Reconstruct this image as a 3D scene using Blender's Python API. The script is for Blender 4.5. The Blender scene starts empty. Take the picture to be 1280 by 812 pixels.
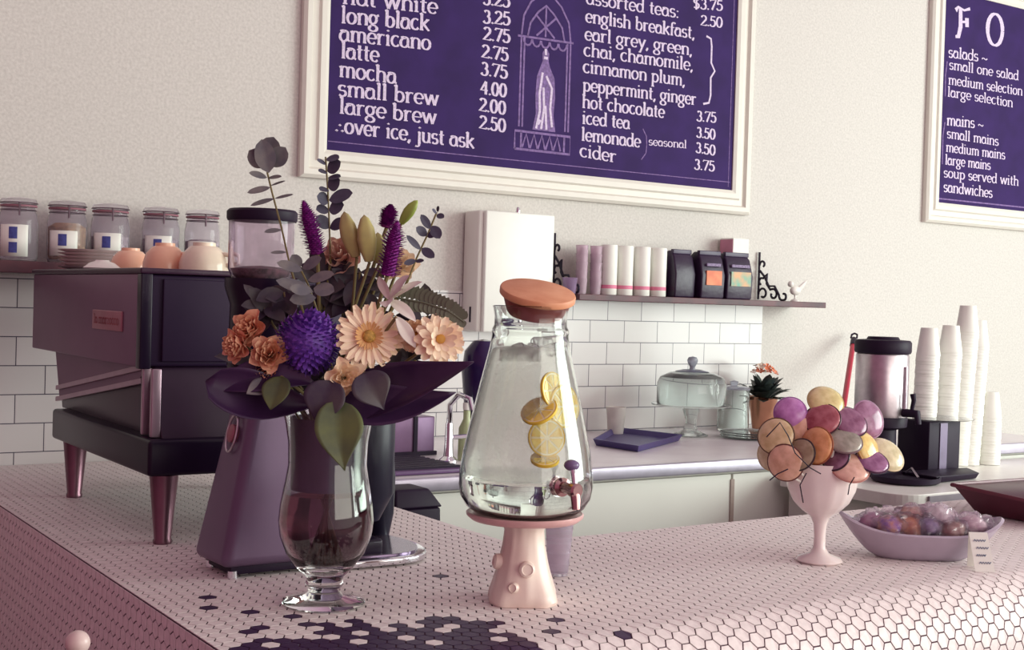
import bpy, bmesh, math, random
from mathutils import Vector, Matrix, noise as mnoise
random.seed(7)
sc = bpy.context.scene
COL = sc.collection
PI = math.pi
sin, cos, rad = math.sin, math.cos, math.radians

# ------------------------------------------------------------------ camera
F_PX = 1601.0
CAM = Vector((0, 0, 1.472))
_h = Vector((cos(rad(56.2)), sin(rad(56.2)), 0))
_p = rad(-1.0)
FWD = _h * cos(_p) + Vector((0, 0, sin(_p)))
_r0 = Vector((_h.y, -_h.x, 0))
_u0 = _r0.cross(FWD)
_ro = rad(1.72)
RGT = _r0 * cos(_ro) + _u0 * sin(_ro)
UPV = -_r0 * sin(_ro) + _u0 * cos(_ro)
cd = bpy.data.cameras.new('camera')
cam = bpy.data.objects.new('camera', cd)
COL.objects.link(cam)
m = Matrix((RGT, UPV, -FWD)).transposed().to_4x4()
m.translation = CAM
cam.matrix_world = m
cd.sensor_fit = 'HORIZONTAL'
cd.sensor_width = 36
cd.lens = F_PX / 1280 * 36
cd.clip_start = 0.05
sc.camera = cam
sc.view_settings.view_transform = 'Standard'
sc.view_settings.look = 'None'
sc.view_settings.gamma = 1
sc.view_settings.use_curve_mapping = False
sc.view_settings.exposure = 0.0

# ------------------------------------------------------------------ light
w = bpy.data.worlds.new('world')
sc.world = w
w.use_nodes = True
_bg = w.node_tree.nodes['Background']
_tc = w.node_tree.nodes.new('ShaderNodeTexCoord')
_dt = w.node_tree.nodes.new('ShaderNodeVectorMath')
_dt.operation = 'DOT_PRODUCT'
_dt.inputs[1].default_value = (0.74, -0.62, 0.26)      # towards the front right, where the fill is set brightest
w.node_tree.links.new(_tc.outputs['Generated'], _dt.inputs[0])
_rp = w.node_tree.nodes.new('ShaderNodeValToRGB')
_mr = w.node_tree.nodes.new('ShaderNodeMapRange')
_mr.inputs[1].default_value, _mr.inputs[2].default_value = -1, 1
w.node_tree.links.new(_dt.outputs['Value'], _mr.inputs[0])
w.node_tree.links.new(_mr.outputs[0], _rp.inputs[0])
_e = _rp.color_ramp.elements
_e[0].position, _e[0].color = 0.33, (0.12, 0.035, 0.10, 1)
_e[1].position, _e[1].color = 1.0, (1.0, 0.92, 0.86, 1)
_m = _rp.color_ramp.elements.new(0.58)
_m.color = (0.64, 0.37, 0.50, 1)
w.node_tree.links.new(_rp.outputs[0], _bg.inputs[0])
_bg.inputs[1].default_value = 0.78
sc.cycles.diffuse_bounces = 6
sc.cycles.transmission_bounces = 16
sc.cycles.max_bounces = 20


def area(name, loc, aim, sx, sy, watts, col, spread=180):
    l = bpy.data.lights.new(name, 'AREA')
    l.shape = 'RECTANGLE'
    l.size, l.size_y, l.energy, l.color = sx, sy, watts, col
    l.spread = rad(spread)
    o = bpy.data.objects.new(name, l)
    COL.objects.link(o)
    o.location = loc
    o.rotation_euler = (Vector(aim) - Vector(loc)).to_track_quat('-Z', 'Y').to_euler()
    return o


area('window_daylight', (6.3, -0.7, 2.1), (2.2, 2.2, 1.2), 3.6, 2.5, 275, (0.90, 1.0, 0.93))
area('front_fill', (2.5, -2.9, 2.1), (1.6, 2.0, 1.15), 4.2, 2.4, 88, (1.0, 0.95, 0.84))  # fill light added to brighten surfaces that face the camera


def seen(px, py, axis, v):
    """point of the plane (axis = v) that stands behind a place in the photograph"""
    d = FWD + RGT * ((px - 640) / F_PX) - UPV * ((py - 406) / F_PX)
    return CAM + d * ((v - CAM[axis]) / d[axis])


def spot(px, py, depth):
    return CAM + (FWD + RGT * ((px - 640) / F_PX) - UPV * ((py - 406) / F_PX)) * depth


# ------------------------------------------------------------------ materials
def lin(c):
    c = c / 255
    return c / 12.92 if c <= 0.04045 else ((c + 0.055) / 1.055) ** 2.4


def rgba(c):
    return (lin(c[0]), lin(c[1]), lin(c[2]), 1)


MATS = {}


def M(name, col, rough=0.5, metal=0.0, trans=0.0, ior=1.45, var=0.12, scale=25.0, bump=0.0, col2=None, sss=0.0, coat=0.0, alpha=1.0, spec=0.5):
    if name in MATS:
        return MATS[name]
    mt = bpy.data.materials.new(name)
    mt.use_nodes = True
    nt = mt.node_tree
    b = nt.nodes['Principled BSDF']
    b.inputs['Roughness'].default_value = rough
    b.inputs['Metallic'].default_value = metal
    b.inputs['Transmission Weight'].default_value = trans
    b.inputs['IOR'].default_value = ior
    b.inputs['Coat Weight'].default_value = coat
    b.inputs['Specular IOR Level'].default_value = spec
    b.inputs['Alpha'].default_value = alpha
    if sss:
        b.inputs['Subsurface Weight'].default_value = sss
        b.inputs['Subsurface Radius'].default_value = (0.01, 0.008, 0.006)
    tc = nt.nodes.new('ShaderNodeTexCoord')
    nz = nt.nodes.new('ShaderNodeTexNoise')
    nz.inputs['Scale'].default_value = scale
    nz.inputs['Detail'].default_value = 5
    nt.links.new(tc.outputs['Object'], nz.inputs['Vector'])
    mx = nt.nodes.new('ShaderNodeMix')
    mx.data_type = 'RGBA'
    a = rgba(col)
    if col2 is None:
        k = 1 - var
        bb = (a[0] * k, a[1] * k, a[2] * k, 1)
    else:
        bb = rgba(col2)
    mx.inputs[6].default_value = a
    mx.inputs[7].default_value = bb
    rp = nt.nodes.new('ShaderNodeMapRange')
    rp.inputs[1].default_value, rp.inputs[2].default_value = 0.35, 0.65
    nt.links.new(nz.outputs['Fac'], rp.inputs[0])
    nt.links.new(rp.outputs[0], mx.inputs[0])
    nt.links.new(mx.outputs[2], b.inputs['Base Color'])
    if bump:
        bp = nt.nodes.new('ShaderNodeBump')
        bp.inputs['Strength'].default_value = bump
        bp.inputs['Distance'].default_value = 0.004
        nt.links.new(nz.outputs['Fac'], bp.inputs['Height'])
        nt.links.new(bp.outputs[0], b.inputs['Normal'])
    MATS[name] = mt
    return mt


GLASS = M('clear_glass', (248, 252, 250), 0.0, trans=1.0, ior=1.45, var=0.01)
WATER = M('water', (250, 252, 248), 0.0, trans=1.0, ior=1.33, var=0.01)
STEEL = M('brushed_steel', (200, 190, 195), 0.32, metal=1.0, scale=60)
DSTEEL = M('dull_steel', (150, 118, 132), 0.45, metal=0.75, scale=18)
CHROME = M('chrome', (235, 235, 240), 0.08, metal=1.0)
BLACK = M('black_plastic', (36, 22, 44), 0.5, spec=.22)
BLACKG = M('black_gloss', (28, 14, 38), 0.3, spec=.3)
IRON = M('black_iron', (34, 24, 44), 0.5, metal=0.3)
WHITE = M('white_ceramic', (236, 232, 226), 0.22, var=0.05)
PAPER = M('white_paper', (238, 238, 230), 0.7, var=0.04)
DWOOD = M('dark_wood', (92, 40, 52), 0.45, col2=(64, 26, 42), scale=14)


# ------------------------------------------------------------------ mesh helper
class MB:
    def __init__(s):
        s.v, s.f, s.mi, s.cur = [], [], [], 0

    def add(s, vs, fs):
        n = len(s.v)
        s.v += [tuple(p) for p in vs]
        for f in fs:
            s.f.append(tuple(i + n for i in f))
            s.mi.append(s.cur)
        return n

    def box(s, x0, x1, y0, y1, z0, z1, taper=None):
        t = taper or 0
        s.add([(x0, y0, z0), (x1, y0, z0), (x1, y1, z0), (x0, y1, z0),
               (x0 + t, y0 + t, z1), (x1 - t, y0 + t, z1), (x1 - t, y1 - t, z1), (x0 + t, y1 - t, z1)],
              [(3, 2, 1, 0), (4, 5, 6, 7), (0, 1, 5, 4), (1, 2, 6, 5), (2, 3, 7, 6), (3, 0, 4, 7)])
        return s

    def hexa(s, bot, top):
        s.add(list(bot) + list(top), [(3, 2, 1, 0), (4, 5, 6, 7), (0, 1, 5, 4), (1, 2, 6, 5), (2, 3, 7, 6), (3, 0, 4, 7)])
        return s

    def prism(s, pts, d):
        """extrude a polygon of points along vector d"""
        n = len(pts)
        d = Vector(d)
        vs = [Vector(p) for p in pts] + [Vector(p) + d for p in pts]
        s.add(vs, [tuple(range(n))[::-1], tuple(range(n, 2 * n))] + [(i, (i + 1) % n, n + (i + 1) % n, n + i) for i in range(n)])
        return s

    def tube(s, pts, r, n=8, caps=True):
        pts = [Vector(p) for p in pts]
        k = len(pts)
        rs = r if isinstance(r, (list, tuple)) else [r] * k
        t0 = (pts[1] - pts[0]).normalized()
        ref = Vector((0, 0, 1)) if abs(t0.z) < 0.9 else Vector((1, 0, 0))
        u = t0.cross(ref).normalized()
        vs = []
        for i in range(k):
            t = (pts[min(i + 1, k - 1)] - pts[max(i - 1, 0)]).normalized()
            u = (u - t * u.dot(t)).normalized()
            v = t.cross(u)
            for j in range(n):
                a = 2 * PI * j / n
                vs.append(pts[i] + (u * cos(a) + v * sin(a)) * rs[i])
        fs = []
        for i in range(k - 1):
            for j in range(n):
                a, b = i * n + j, i * n + (j + 1) % n
                fs.append((a, b, b + n, a + n))
        if caps:
            fs.append(tuple(range(n))[::-1])
            fs.append(tuple(range((k - 1) * n, k * n)))
        s.add(vs, fs)
        return s

    def lathe(s, prof, c=(0, 0, 0), n=40, axis=None, fn=None):
        """prof: (r, z) list; r = 0 closes with a pole"""
        c = Vector(c)
        if axis is None:
            Q = Matrix.Identity(3)
        else:
            Q = Vector(axis).to_track_quat('Z', 'Y').to_matrix()
        rings, vs = [], []
        for r, z in prof:
            if r < 1e-6:
                rings.append([len(vs)])
                vs.append(c + Q @ Vector((0, 0, z)))
            else:
                ring = []
                for j in range(n):
                    a = 2 * PI * j / n
                    rr = r * (fn(a, z) if fn else 1)
                    ring.append(len(vs))
                    vs.append(c + Q @ Vector((rr * cos(a), rr * sin(a), z)))
                rings.append(ring)
        fs = []
        for A, B in zip(rings, rings[1:]):
            if len(A) == 1 and len(B) == 1:
                continue
            for j in range(n):
                k = (j + 1) % n
                if len(A) == 1:
                    fs.append((A[0], B[k], B[j]))
                elif len(B) == 1:
                    fs.append((A[j], A[k], B[0]))
                else:
                    fs.append((A[j], A[k], B[k], B[j]))
        s.add(vs, fs)
        return s

    def grid(s, fn, nu, nv, closed_u=False):
        vs = [fn(i / nu, j / nv) for j in range(nv + 1) for i in range(nu + (0 if closed_u else 1))]
        W = nu + (0 if closed_u else 1)
        fs = []
        for j in range(nv):
            for i in range(nu):
                k = (i + 1) % W
                fs.append((j * W + i, j * W + k, (j + 1) * W + k, (j + 1) * W + i))
        s.add(vs, fs)
        return s

    def ball(s, c, r, nu=20, nv=12, axis=None):
        r = (r, r, r) if isinstance(r, (int, float)) else r
        c = Vector(c)
        Q = Matrix.Identity(3) if axis is None else Vector(axis).to_track_quat('Z', 'Y').to_matrix()
        vs = [c + Q @ Vector((0, 0, -r[2]))]
        for j in range(1, nv):
            t = -PI / 2 + PI * j / nv
            for i in range(nu):
                a = 2 * PI * i / nu
                vs.append(c + Q @ Vector((r[0] * cos(t) * cos(a), r[1] * cos(t) * sin(a), r[2] * sin(t))))
        vs.append(c + Q @ Vector((0, 0, r[2])))
        fs = [(0, 1 + (i + 1) % nu, 1 + i) for i in range(nu)]
        for j in range(nv - 2):
            for i in range(nu):
                k = (i + 1) % nu
                a = 1 + j * nu
                fs.append((a + i, a + k, a + nu + k, a + nu + i))
        L = len(vs) - 1
        a = 1 + (nv - 2) * nu
        fs += [(a + i, a + (i + 1) % nu, L) for i in range(nu)]
        s.add(vs, fs)
        return s

    def build(s, name, mats, parent=None, smooth=True, bevel=0, angle=40, loc=None, sub=0, seg=3):
        me = bpy.data.meshes.new(name)
        base = Vector((0, 0, 0))
        p = parent
        while p is not None:
            base += p.location
            p = p.parent
        if loc is not None:
            base += Vector(loc)
        me.from_pydata([tuple(Vector(q) - base) for q in s.v], [], s.f)
        mats = mats if isinstance(mats, (list, tuple)) else [mats]
        for q in mats:
            me.materials.append(q)
        me.polygons.foreach_set('material_index', s.mi)
        bm = bmesh.new()
        bm.from_mesh(me)
        bmesh.ops.remove_doubles(bm, verts=bm.verts, dist=1e-6)
        if bevel:
            es = [e for e in bm.edges if len(e.link_faces) == 2 and e.calc_face_angle(0) > rad(35)]
            bmesh.ops.bevel(bm, geom=es, offset=bevel, segments=seg, profile=0.5, affect='EDGES', clamp_overlap=True)
        bm.to_mesh(me)
        bm.free()
        if smooth:
            me.polygons.foreach_set('use_smooth', [True] * len(me.polygons))
            try:
                me.set_sharp_from_angle(angle=rad(angle))
            except Exception:
                pass
        o = bpy.data.objects.new(name, me)
        COL.objects.link(o)
        if parent is not None:
            o.parent = parent
        if loc is not None:
            o.location = loc
        if sub:
            md = o.modifiers.new('sub', 'SUBSURF')
            md.levels = md.render_levels = sub
        return o


def tag(o, label, cat, group=None):
    o['label'] = label
    o['category'] = cat
    if group:
        o['group'] = group
    return o


def thing(name, label, cat, loc, group=None):
    o = bpy.data.objects.new(name, None)
    o.empty_display_size = 0.02
    COL.objects.link(o)
    o.location = loc
    return tag(o, label, cat, group)


def struct(o):
    o['kind'] = 'structure'
    return o


def copy_tree(o, parent=None, loc=None):
    c = o.copy()
    COL.objects.link(c)
    if parent is not None:
        c.parent = parent
    if loc is not None:
        c.location = loc
    for ch in list(o.children):
        copy_tree(ch, c)
    return c


# ------------------------------------------------------------------ room shell
WALL_Y = 3.57


def plaster():
    mt = bpy.data.materials.new('plaster')
    mt.use_nodes = True
    nt = mt.node_tree
    b = nt.nodes['Principled BSDF']
    b.inputs['Roughness'].default_value = 0.75
    tc = nt.nodes.new('ShaderNodeTexCoord')
    nz = nt.nodes.new('ShaderNodeTexNoise')
    nz.inputs['Scale'].default_value = 130
    nz.inputs['Detail'].default_value = 4
    nt.links.new(tc.outputs['Object'], nz.inputs['Vector'])
    r = nt.nodes.new('ShaderNodeValToRGB')
    r.color_ramp.elements[0].position, r.color_ramp.elements[1].position = 0.3, 0.7
    r.color_ramp.elements[0].color = rgba((196, 192, 186))
    r.color_ramp.elements[1].color = rgba((214, 210, 204))
    nt.links.new(nz.outputs['Fac'], r.inputs[0])
    nt.links.new(r.outputs[0], b.inputs['Base Color'])
    bp = nt.nodes.new('ShaderNodeBump')
    bp.inputs['Strength'].default_value = 0.15
    bp.inputs['Distance'].default_value = 0.003
    nt.links.new(nz.outputs['Fac'], bp.inputs['Height'])
    nt.links.new(bp.outputs[0], b.inputs['Normal'])
    return mt


def subway():
    mt = bpy.data.materials.new('white_subway_tile')
    mt.use_nodes = True
    nt = mt.node_tree
    b = nt.nodes['Principled BSDF']
    b.inputs['Roughness'].default_value = 0.22
    tc = nt.nodes.new('ShaderNodeTexCoord')
    sp = nt.nodes.new('ShaderNodeSeparateXYZ')
    nt.links.new(tc.outputs['Object'], sp.inputs[0])
    cb = nt.nodes.new('ShaderNodeCombineXYZ')
    ax = nt.nodes.new('ShaderNodeMath')
    ax.operation = 'ADD'
    ax.inputs[1].default_value = 20 * 0.153 - 2.789 + 0.153 * 0.5
    az = nt.nodes.new('ShaderNodeMath')
    az.operation = 'ADD'
    az.inputs[1].default_value = 20 * 0.0772 - 1.342 + 0.0772
    nt.links.new(sp.outputs[0], ax.inputs[0])
    nt.links.new(sp.outputs[2], az.inputs[0])
    nt.links.new(ax.outputs[0], cb.inputs[0])
    nt.links.new(az.outputs[0], cb.inputs[1])
    br = nt.nodes.new('ShaderNodeTexBrick')
    br.offset = 0.5
    br.inputs['Scale'].default_value = 1
    br.inputs['Brick Width'].default_value = 0.153
    br.inputs['Row Height'].default_value = 0.0772
    br.inputs['Mortar Size'].default_value = 0.0014
    br.inputs['Mortar Smooth'].default_value = 0.1
    br.inputs['Color1'].default_value = rgba((206, 202, 200))
    br.inputs['Color2'].default_value = rgba((214, 210, 208))
    br.inputs['Mortar'].default_value = rgba((84, 76, 90))
    nt.links.new(cb.outputs[0], br.inputs['Vector'])
    nt.links.new(br.outputs['Color'], b.inputs['Base Color'])
    bp = nt.nodes.new('ShaderNodeBump')
    bp.invert = True
    bp.inputs['Strength'].default_value = 0.5
    bp.inputs['Distance'].default_value = 0.002
    nt.links.new(br.outputs['Fac'], bp.inputs['Height'])
    nt.links.new(bp.outputs[0], b.inputs['Normal'])
    return mt


struct(MB().box(-2.2, 8.5, WALL_Y, WALL_Y + 0.15, 0, 3.8).build('wall_back', plaster(), smooth=False))
struct(MB().box(-2.2, 8.5, -3.0, WALL_Y, -0.1, 0).build('floor', M('floor_boards', (110, 78, 84), 0.5, scale=6), smooth=False))
struct(MB().box(-1.1, -0.95, -3.0, WALL_Y, 0, 3.8).build('bounce_wall_left', M('bounce_plum', (160, 104, 130), 0.7, scale=4), smooth=False))  # unseen wall added to block ambient light and bounce pink from the left
struct(MB().box(-2.2, 3.543, WALL_Y - 0.008, WALL_Y, 0.2, 1.505).build('wall_backsplash', subway(), smooth=False))

# ------------------------------------------------------------------ tiled counter
CX0, CX1, CX2 = 0.628, 1.405, 4.6
CYB, CYE, CYF = 2.083, 1.462, 1.362
RB = 0.10
PITCH = 0.026
TILE_W = M('hex_tile_white', (240, 228, 226), 0.5, var=0.12, scale=90)
TILE_B = M('hex_tile_dark', (58, 30, 70), 0.45, var=0.15, scale=60)
GROUT = M('dark_grout', (72, 40, 58), 0.8, scale=80)

counter = thing('service_counter', 'L-shaped shop counter clad in small white hexagon tiles', 'counter', (1.2, 1.8, 0))


def clip(poly, x0, x1, y0, y1):
    def cut(ps, inside, inter):
        out = []
        for i in range(len(ps)):
            a, b = ps[i], ps[(i + 1) % len(ps)]
            ia, ib = inside(a), inside(b)
            if ia:
                out.append(a)
            if ia != ib:
                out.append(inter(a, b))
        return out

    def at(k, v):
        def g(a, b):
            t = (v - a[k]) / (b[k] - a[k])
            return tuple(a[q] + (b[q] - a[q]) * t for q in (0, 1))
        return g
    for k, v, sgn in ((0, x0, 1), (0, x1, -1), (1, y0, 1), (1, y1, -1)):
        if len(poly) < 3:
            return []
        poly = cut(poly, lambda p: sgn * (p[k] - v) >= 0, at(k, v))
    return poly if len(poly) >= 3 else []


def inside(p, poly):
    c = False
    for i in range(len(poly)):
        (x1, y1), (x2, y2) = poly[i], poly[i - 1]
        if (y1 > p[1]) != (y2 > p[1]) and p[0] < (x2 - x1) * (p[1] - y1) / (y2 - y1) + x1:
            c = not c
    return c


_dp = [(270, 840), (292, 808), (312, 799), (345, 797), (385, 800), (402, 793), (404, 780), (424, 777), (428, 771), (452, 771), (470, 785), (480, 781), (492, 777),
       (510, 782), (520, 777), (540, 772), (600, 773), (620, 774), (633, 777), (622, 785), (640, 793), (660, 799), (690, 806), (704, 811), (735, 806), (748, 815), (745, 850), (270, 850)]
DARK_AREA = [tuple(seen(x, y, 2, 1.0)[:2]) for x, y in _dp]
DARK_ONE = [tuple(seen(x, y, 2, 1.0)[:2]) for x, y in ((543, 719), (693, 774), (690, 790), (780, 791.5), (255, 744.5), (258.5, 759.5), (313, 766), (247, 781), (318, 782), (303, 788), (366, 772), (381, 778))]
WHITE_IN = [tuple(seen(x, y, 2, 1.0)[:2]) for x, y in ((556, 787), (562, 782), (542, 805), (507, 798), (483, 786), (517, 780), (447, 791), (446, 803), (620, 789), (624, 801), (411, 796), (422, 779), (335, 807))]
HX, HY = PITCH * cos(PI / 6), PITCH


def cells(x0, x1, y0, y1):
    ox, oy = PITCH * cos(PI / 6) * 0.05, PITCH * 0.3 + PITCH * 0.5 * 0.05
    for i in range(int((x0 - ox) / HX) - 1, int((x1 - ox) / HX) + 3):
        for j in range(int((y0 - oy) / HY) - 60 - abs(i), int((y1 - oy) / HY) + 60):
            x = ox + i * HX
            y = oy + j * HY + (i % 2) * HY / 2
            if x0 - HX < x < x1 + HX and y0 - HY < y < y1 + HY:
                yield x, y


def near(p, lst, d=0.0126):
    return any((p[0] - q[0]) ** 2 + (p[1] - q[1]) ** 2 < d * d for q in lst)


def hexes(mb, x0, x1, y0, y1, place, dark=True, h=0.0012):
    R = PITCH / math.sqrt(3) - 0.0014
    for x, y in cells(x0, x1, y0, y1):
        poly = clip([(x + R * cos(PI / 3 * k), y + R * sin(PI / 3 * k)) for k in range(6)], x0, x1, y0, y1)
        if not poly:
            continue
        mb.cur = 0
        if dark:
            c = (x, y)
            if near(c, DARK_ONE) or (inside(c, DARK_AREA) and not near(c, WHITE_IN)):
                mb.cur = 1
        n = len(poly)
        up = [place(px, py, h) for px, py in poly]
        lo = [place(px, py, -0.0005) for px, py in poly]
        mb.add(up + lo, [tuple(range(n))] + [(i, n + i, n + (i + 1) % n, (i + 1) % n) for i in range(n)])


def roll(x, v, e):
    """bend the flat tile field over the rounded front edge: v < CYE runs down the front"""
    if v >= CYE:
        return (x, v, 0.9988 + e)
    s = CYE - v
    q = RB * PI / 2
    r = RB + e
    if s < q:
        a = s / RB
        return (x, CYE - r * sin(a), 0.9988 - RB + r * cos(a))
    return (x, CYE - r, 0.9988 - RB - (s - q))


mb = MB()
hexes(mb, CX0 + 0.0015, CX1, CYE - 0.40, 3.56, roll)
hexes(mb, CX1, CX2, CYE - 0.40, CYB - 0.001, roll)
mb.build('hex_tile_cladding', [TILE_W, TILE_B], counter, smooth=False)
mb = MB()
# side tiles on the outer left face, laid in (y, z)
hexes(mb, 0.45, 0.9975, CYF + 0.002, 3.56, lambda u, v, e: (CX0 - e, v, u), dark=False)
so = mb.build('side_tile_cladding', [TILE_W, TILE_B], counter, smooth=False)
# grout bed following the same outline
mb = MB()
prof = [(CYB, 0.9988)] + [(CYE - RB * sin(a), 0.9988 - RB + RB * cos(a)) for a in [PI / 2 * k / 8 for k in range(9)]] + [(CYF, 0.02), (CYB, 0.02)]
mb.prism([(CX0, y, z) for y, z in prof], (CX2 - CX0, 0, 0))
mb.box(CX0, CX1, CYB - 0.001, 3.561, 0.02, 0.9988)
mb.build('counter_body', GROUT, counter, smooth=False)
so2 = MB().box(CX1 + 0.02, CX2, CYB, CYB + 0.004, 0.05, 0.985).build('back_panel', M('dark_laminate', (70, 48, 60), 0.5), counter, smooth=False)

# ------------------------------------------------------------------ back counters
CAB = M('white_cabinet_paint', (232, 232, 224), 0.45, var=0.03, scale=5)
MARB = M('pale_stone', (238, 234, 234), 0.3, col2=(226, 220, 222), scale=7)
BZ = 1.03
back = thing('back_counter', 'pale stone worktop with metal front edge on white cupboards along the back wall', 'counter', (2.4, 3.15, 0))
mb = MB().box(1.41, 4.3, 2.79, WALL_Y - 0.01, 0.10, BZ - 0.035)
mb.build('cabinet_carcass', CAB, back, smooth=False)
MB().box(1.407, 4.3, 2.765, WALL_Y - 0.009, BZ - 0.03, BZ).build('worktop', MARB, back, bevel=0.002, smooth=False)
MB().box(1.407, 4.3, 2.742, 2.765, BZ - 0.034, BZ + 0.001).build('edge_strip', M('steel_edge', (196, 190, 206), 0.35, metal=0.6), back, bevel=0.004)
xs = [1.42, 2.02, 2.655, 3.29, 3.9, 4.29]
for a, b in zip(xs, xs[1:]):
    MB().box(a + 0.004, b - 0.004, 2.772, 2.79, 0.12, BZ - 0.045).build('cupboard_door', CAB, back, bevel=0.002, smooth=False)
# the visible gap and its pale brown stile
MB().box(2.648, 2.662, 2.768, 2.789, 0.12, BZ - 0.06).build('door_stile', M('bare_stile', (176, 158, 150), 0.6), back, smooth=False)
MB().box(2.640, 2.652, 2.755, 2.772, 0.78, 0.80).build('latch', CHROME, back, bevel=0.002)
MB().box(1.43, 4.28, 2.85, 3.5, 0.0, 0.10).build('plinth', BLACK, back, smooth=False)

RZ = 0.98
rc = thing('side_counter', 'white counter with grey edge under the paper cups on the right', 'counter', (3.4, 2.6, 0))
MB().box(2.86, 4.9, 2.32, 2.738, 0.08, RZ - 0.04).build('cabinet_carcass', CAB, rc, smooth=False)
pts = []
for k in range(9):
    a = PI + PI / 2 * k / 8
    pts.append((2.90 + 0.08 * cos(a) , 2.36 + 0.08 * sin(a), RZ - 0.035))
pts += [(4.9, 2.28, RZ - 0.035), (4.9, 2.738, RZ - 0.035), (2.82, 2.738, RZ - 0.035)]
MB().prism(pts, (0, 0, 0.035)).build('worktop', M('white_stone', (234, 230, 224), 0.3, var=0.05), rc, bevel=0.002, smooth=False)
MB().box(2.92, 4.9, 2.272, 2.279, RZ - 0.03, RZ - 0.006).build('edge_strip', M('grey_edge', (150, 140, 150), 0.4), rc, smooth=False)

# ------------------------------------------------------------------ chalk lettering
def arc(cx, cy, rx, ry, a0, a1, n=12):
    return [(cx + rx * cos(rad(a0 + (a1 - a0) * i / n)), cy + ry * sin(rad(a0 + (a1 - a0) * i / n))) for i in range(n + 1)]


def stem(x, y1, y0, foot=True, head=True):
    out = [[(x, y1), (x, y0)]]
    if foot:
        out.append([(x - .17, y0 + .02), (x + .19, y0 + .02)])
    if head:
        out.append([(x - .2, y1 - .1), (x + .05, y1 + .0)])
    return out


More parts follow.
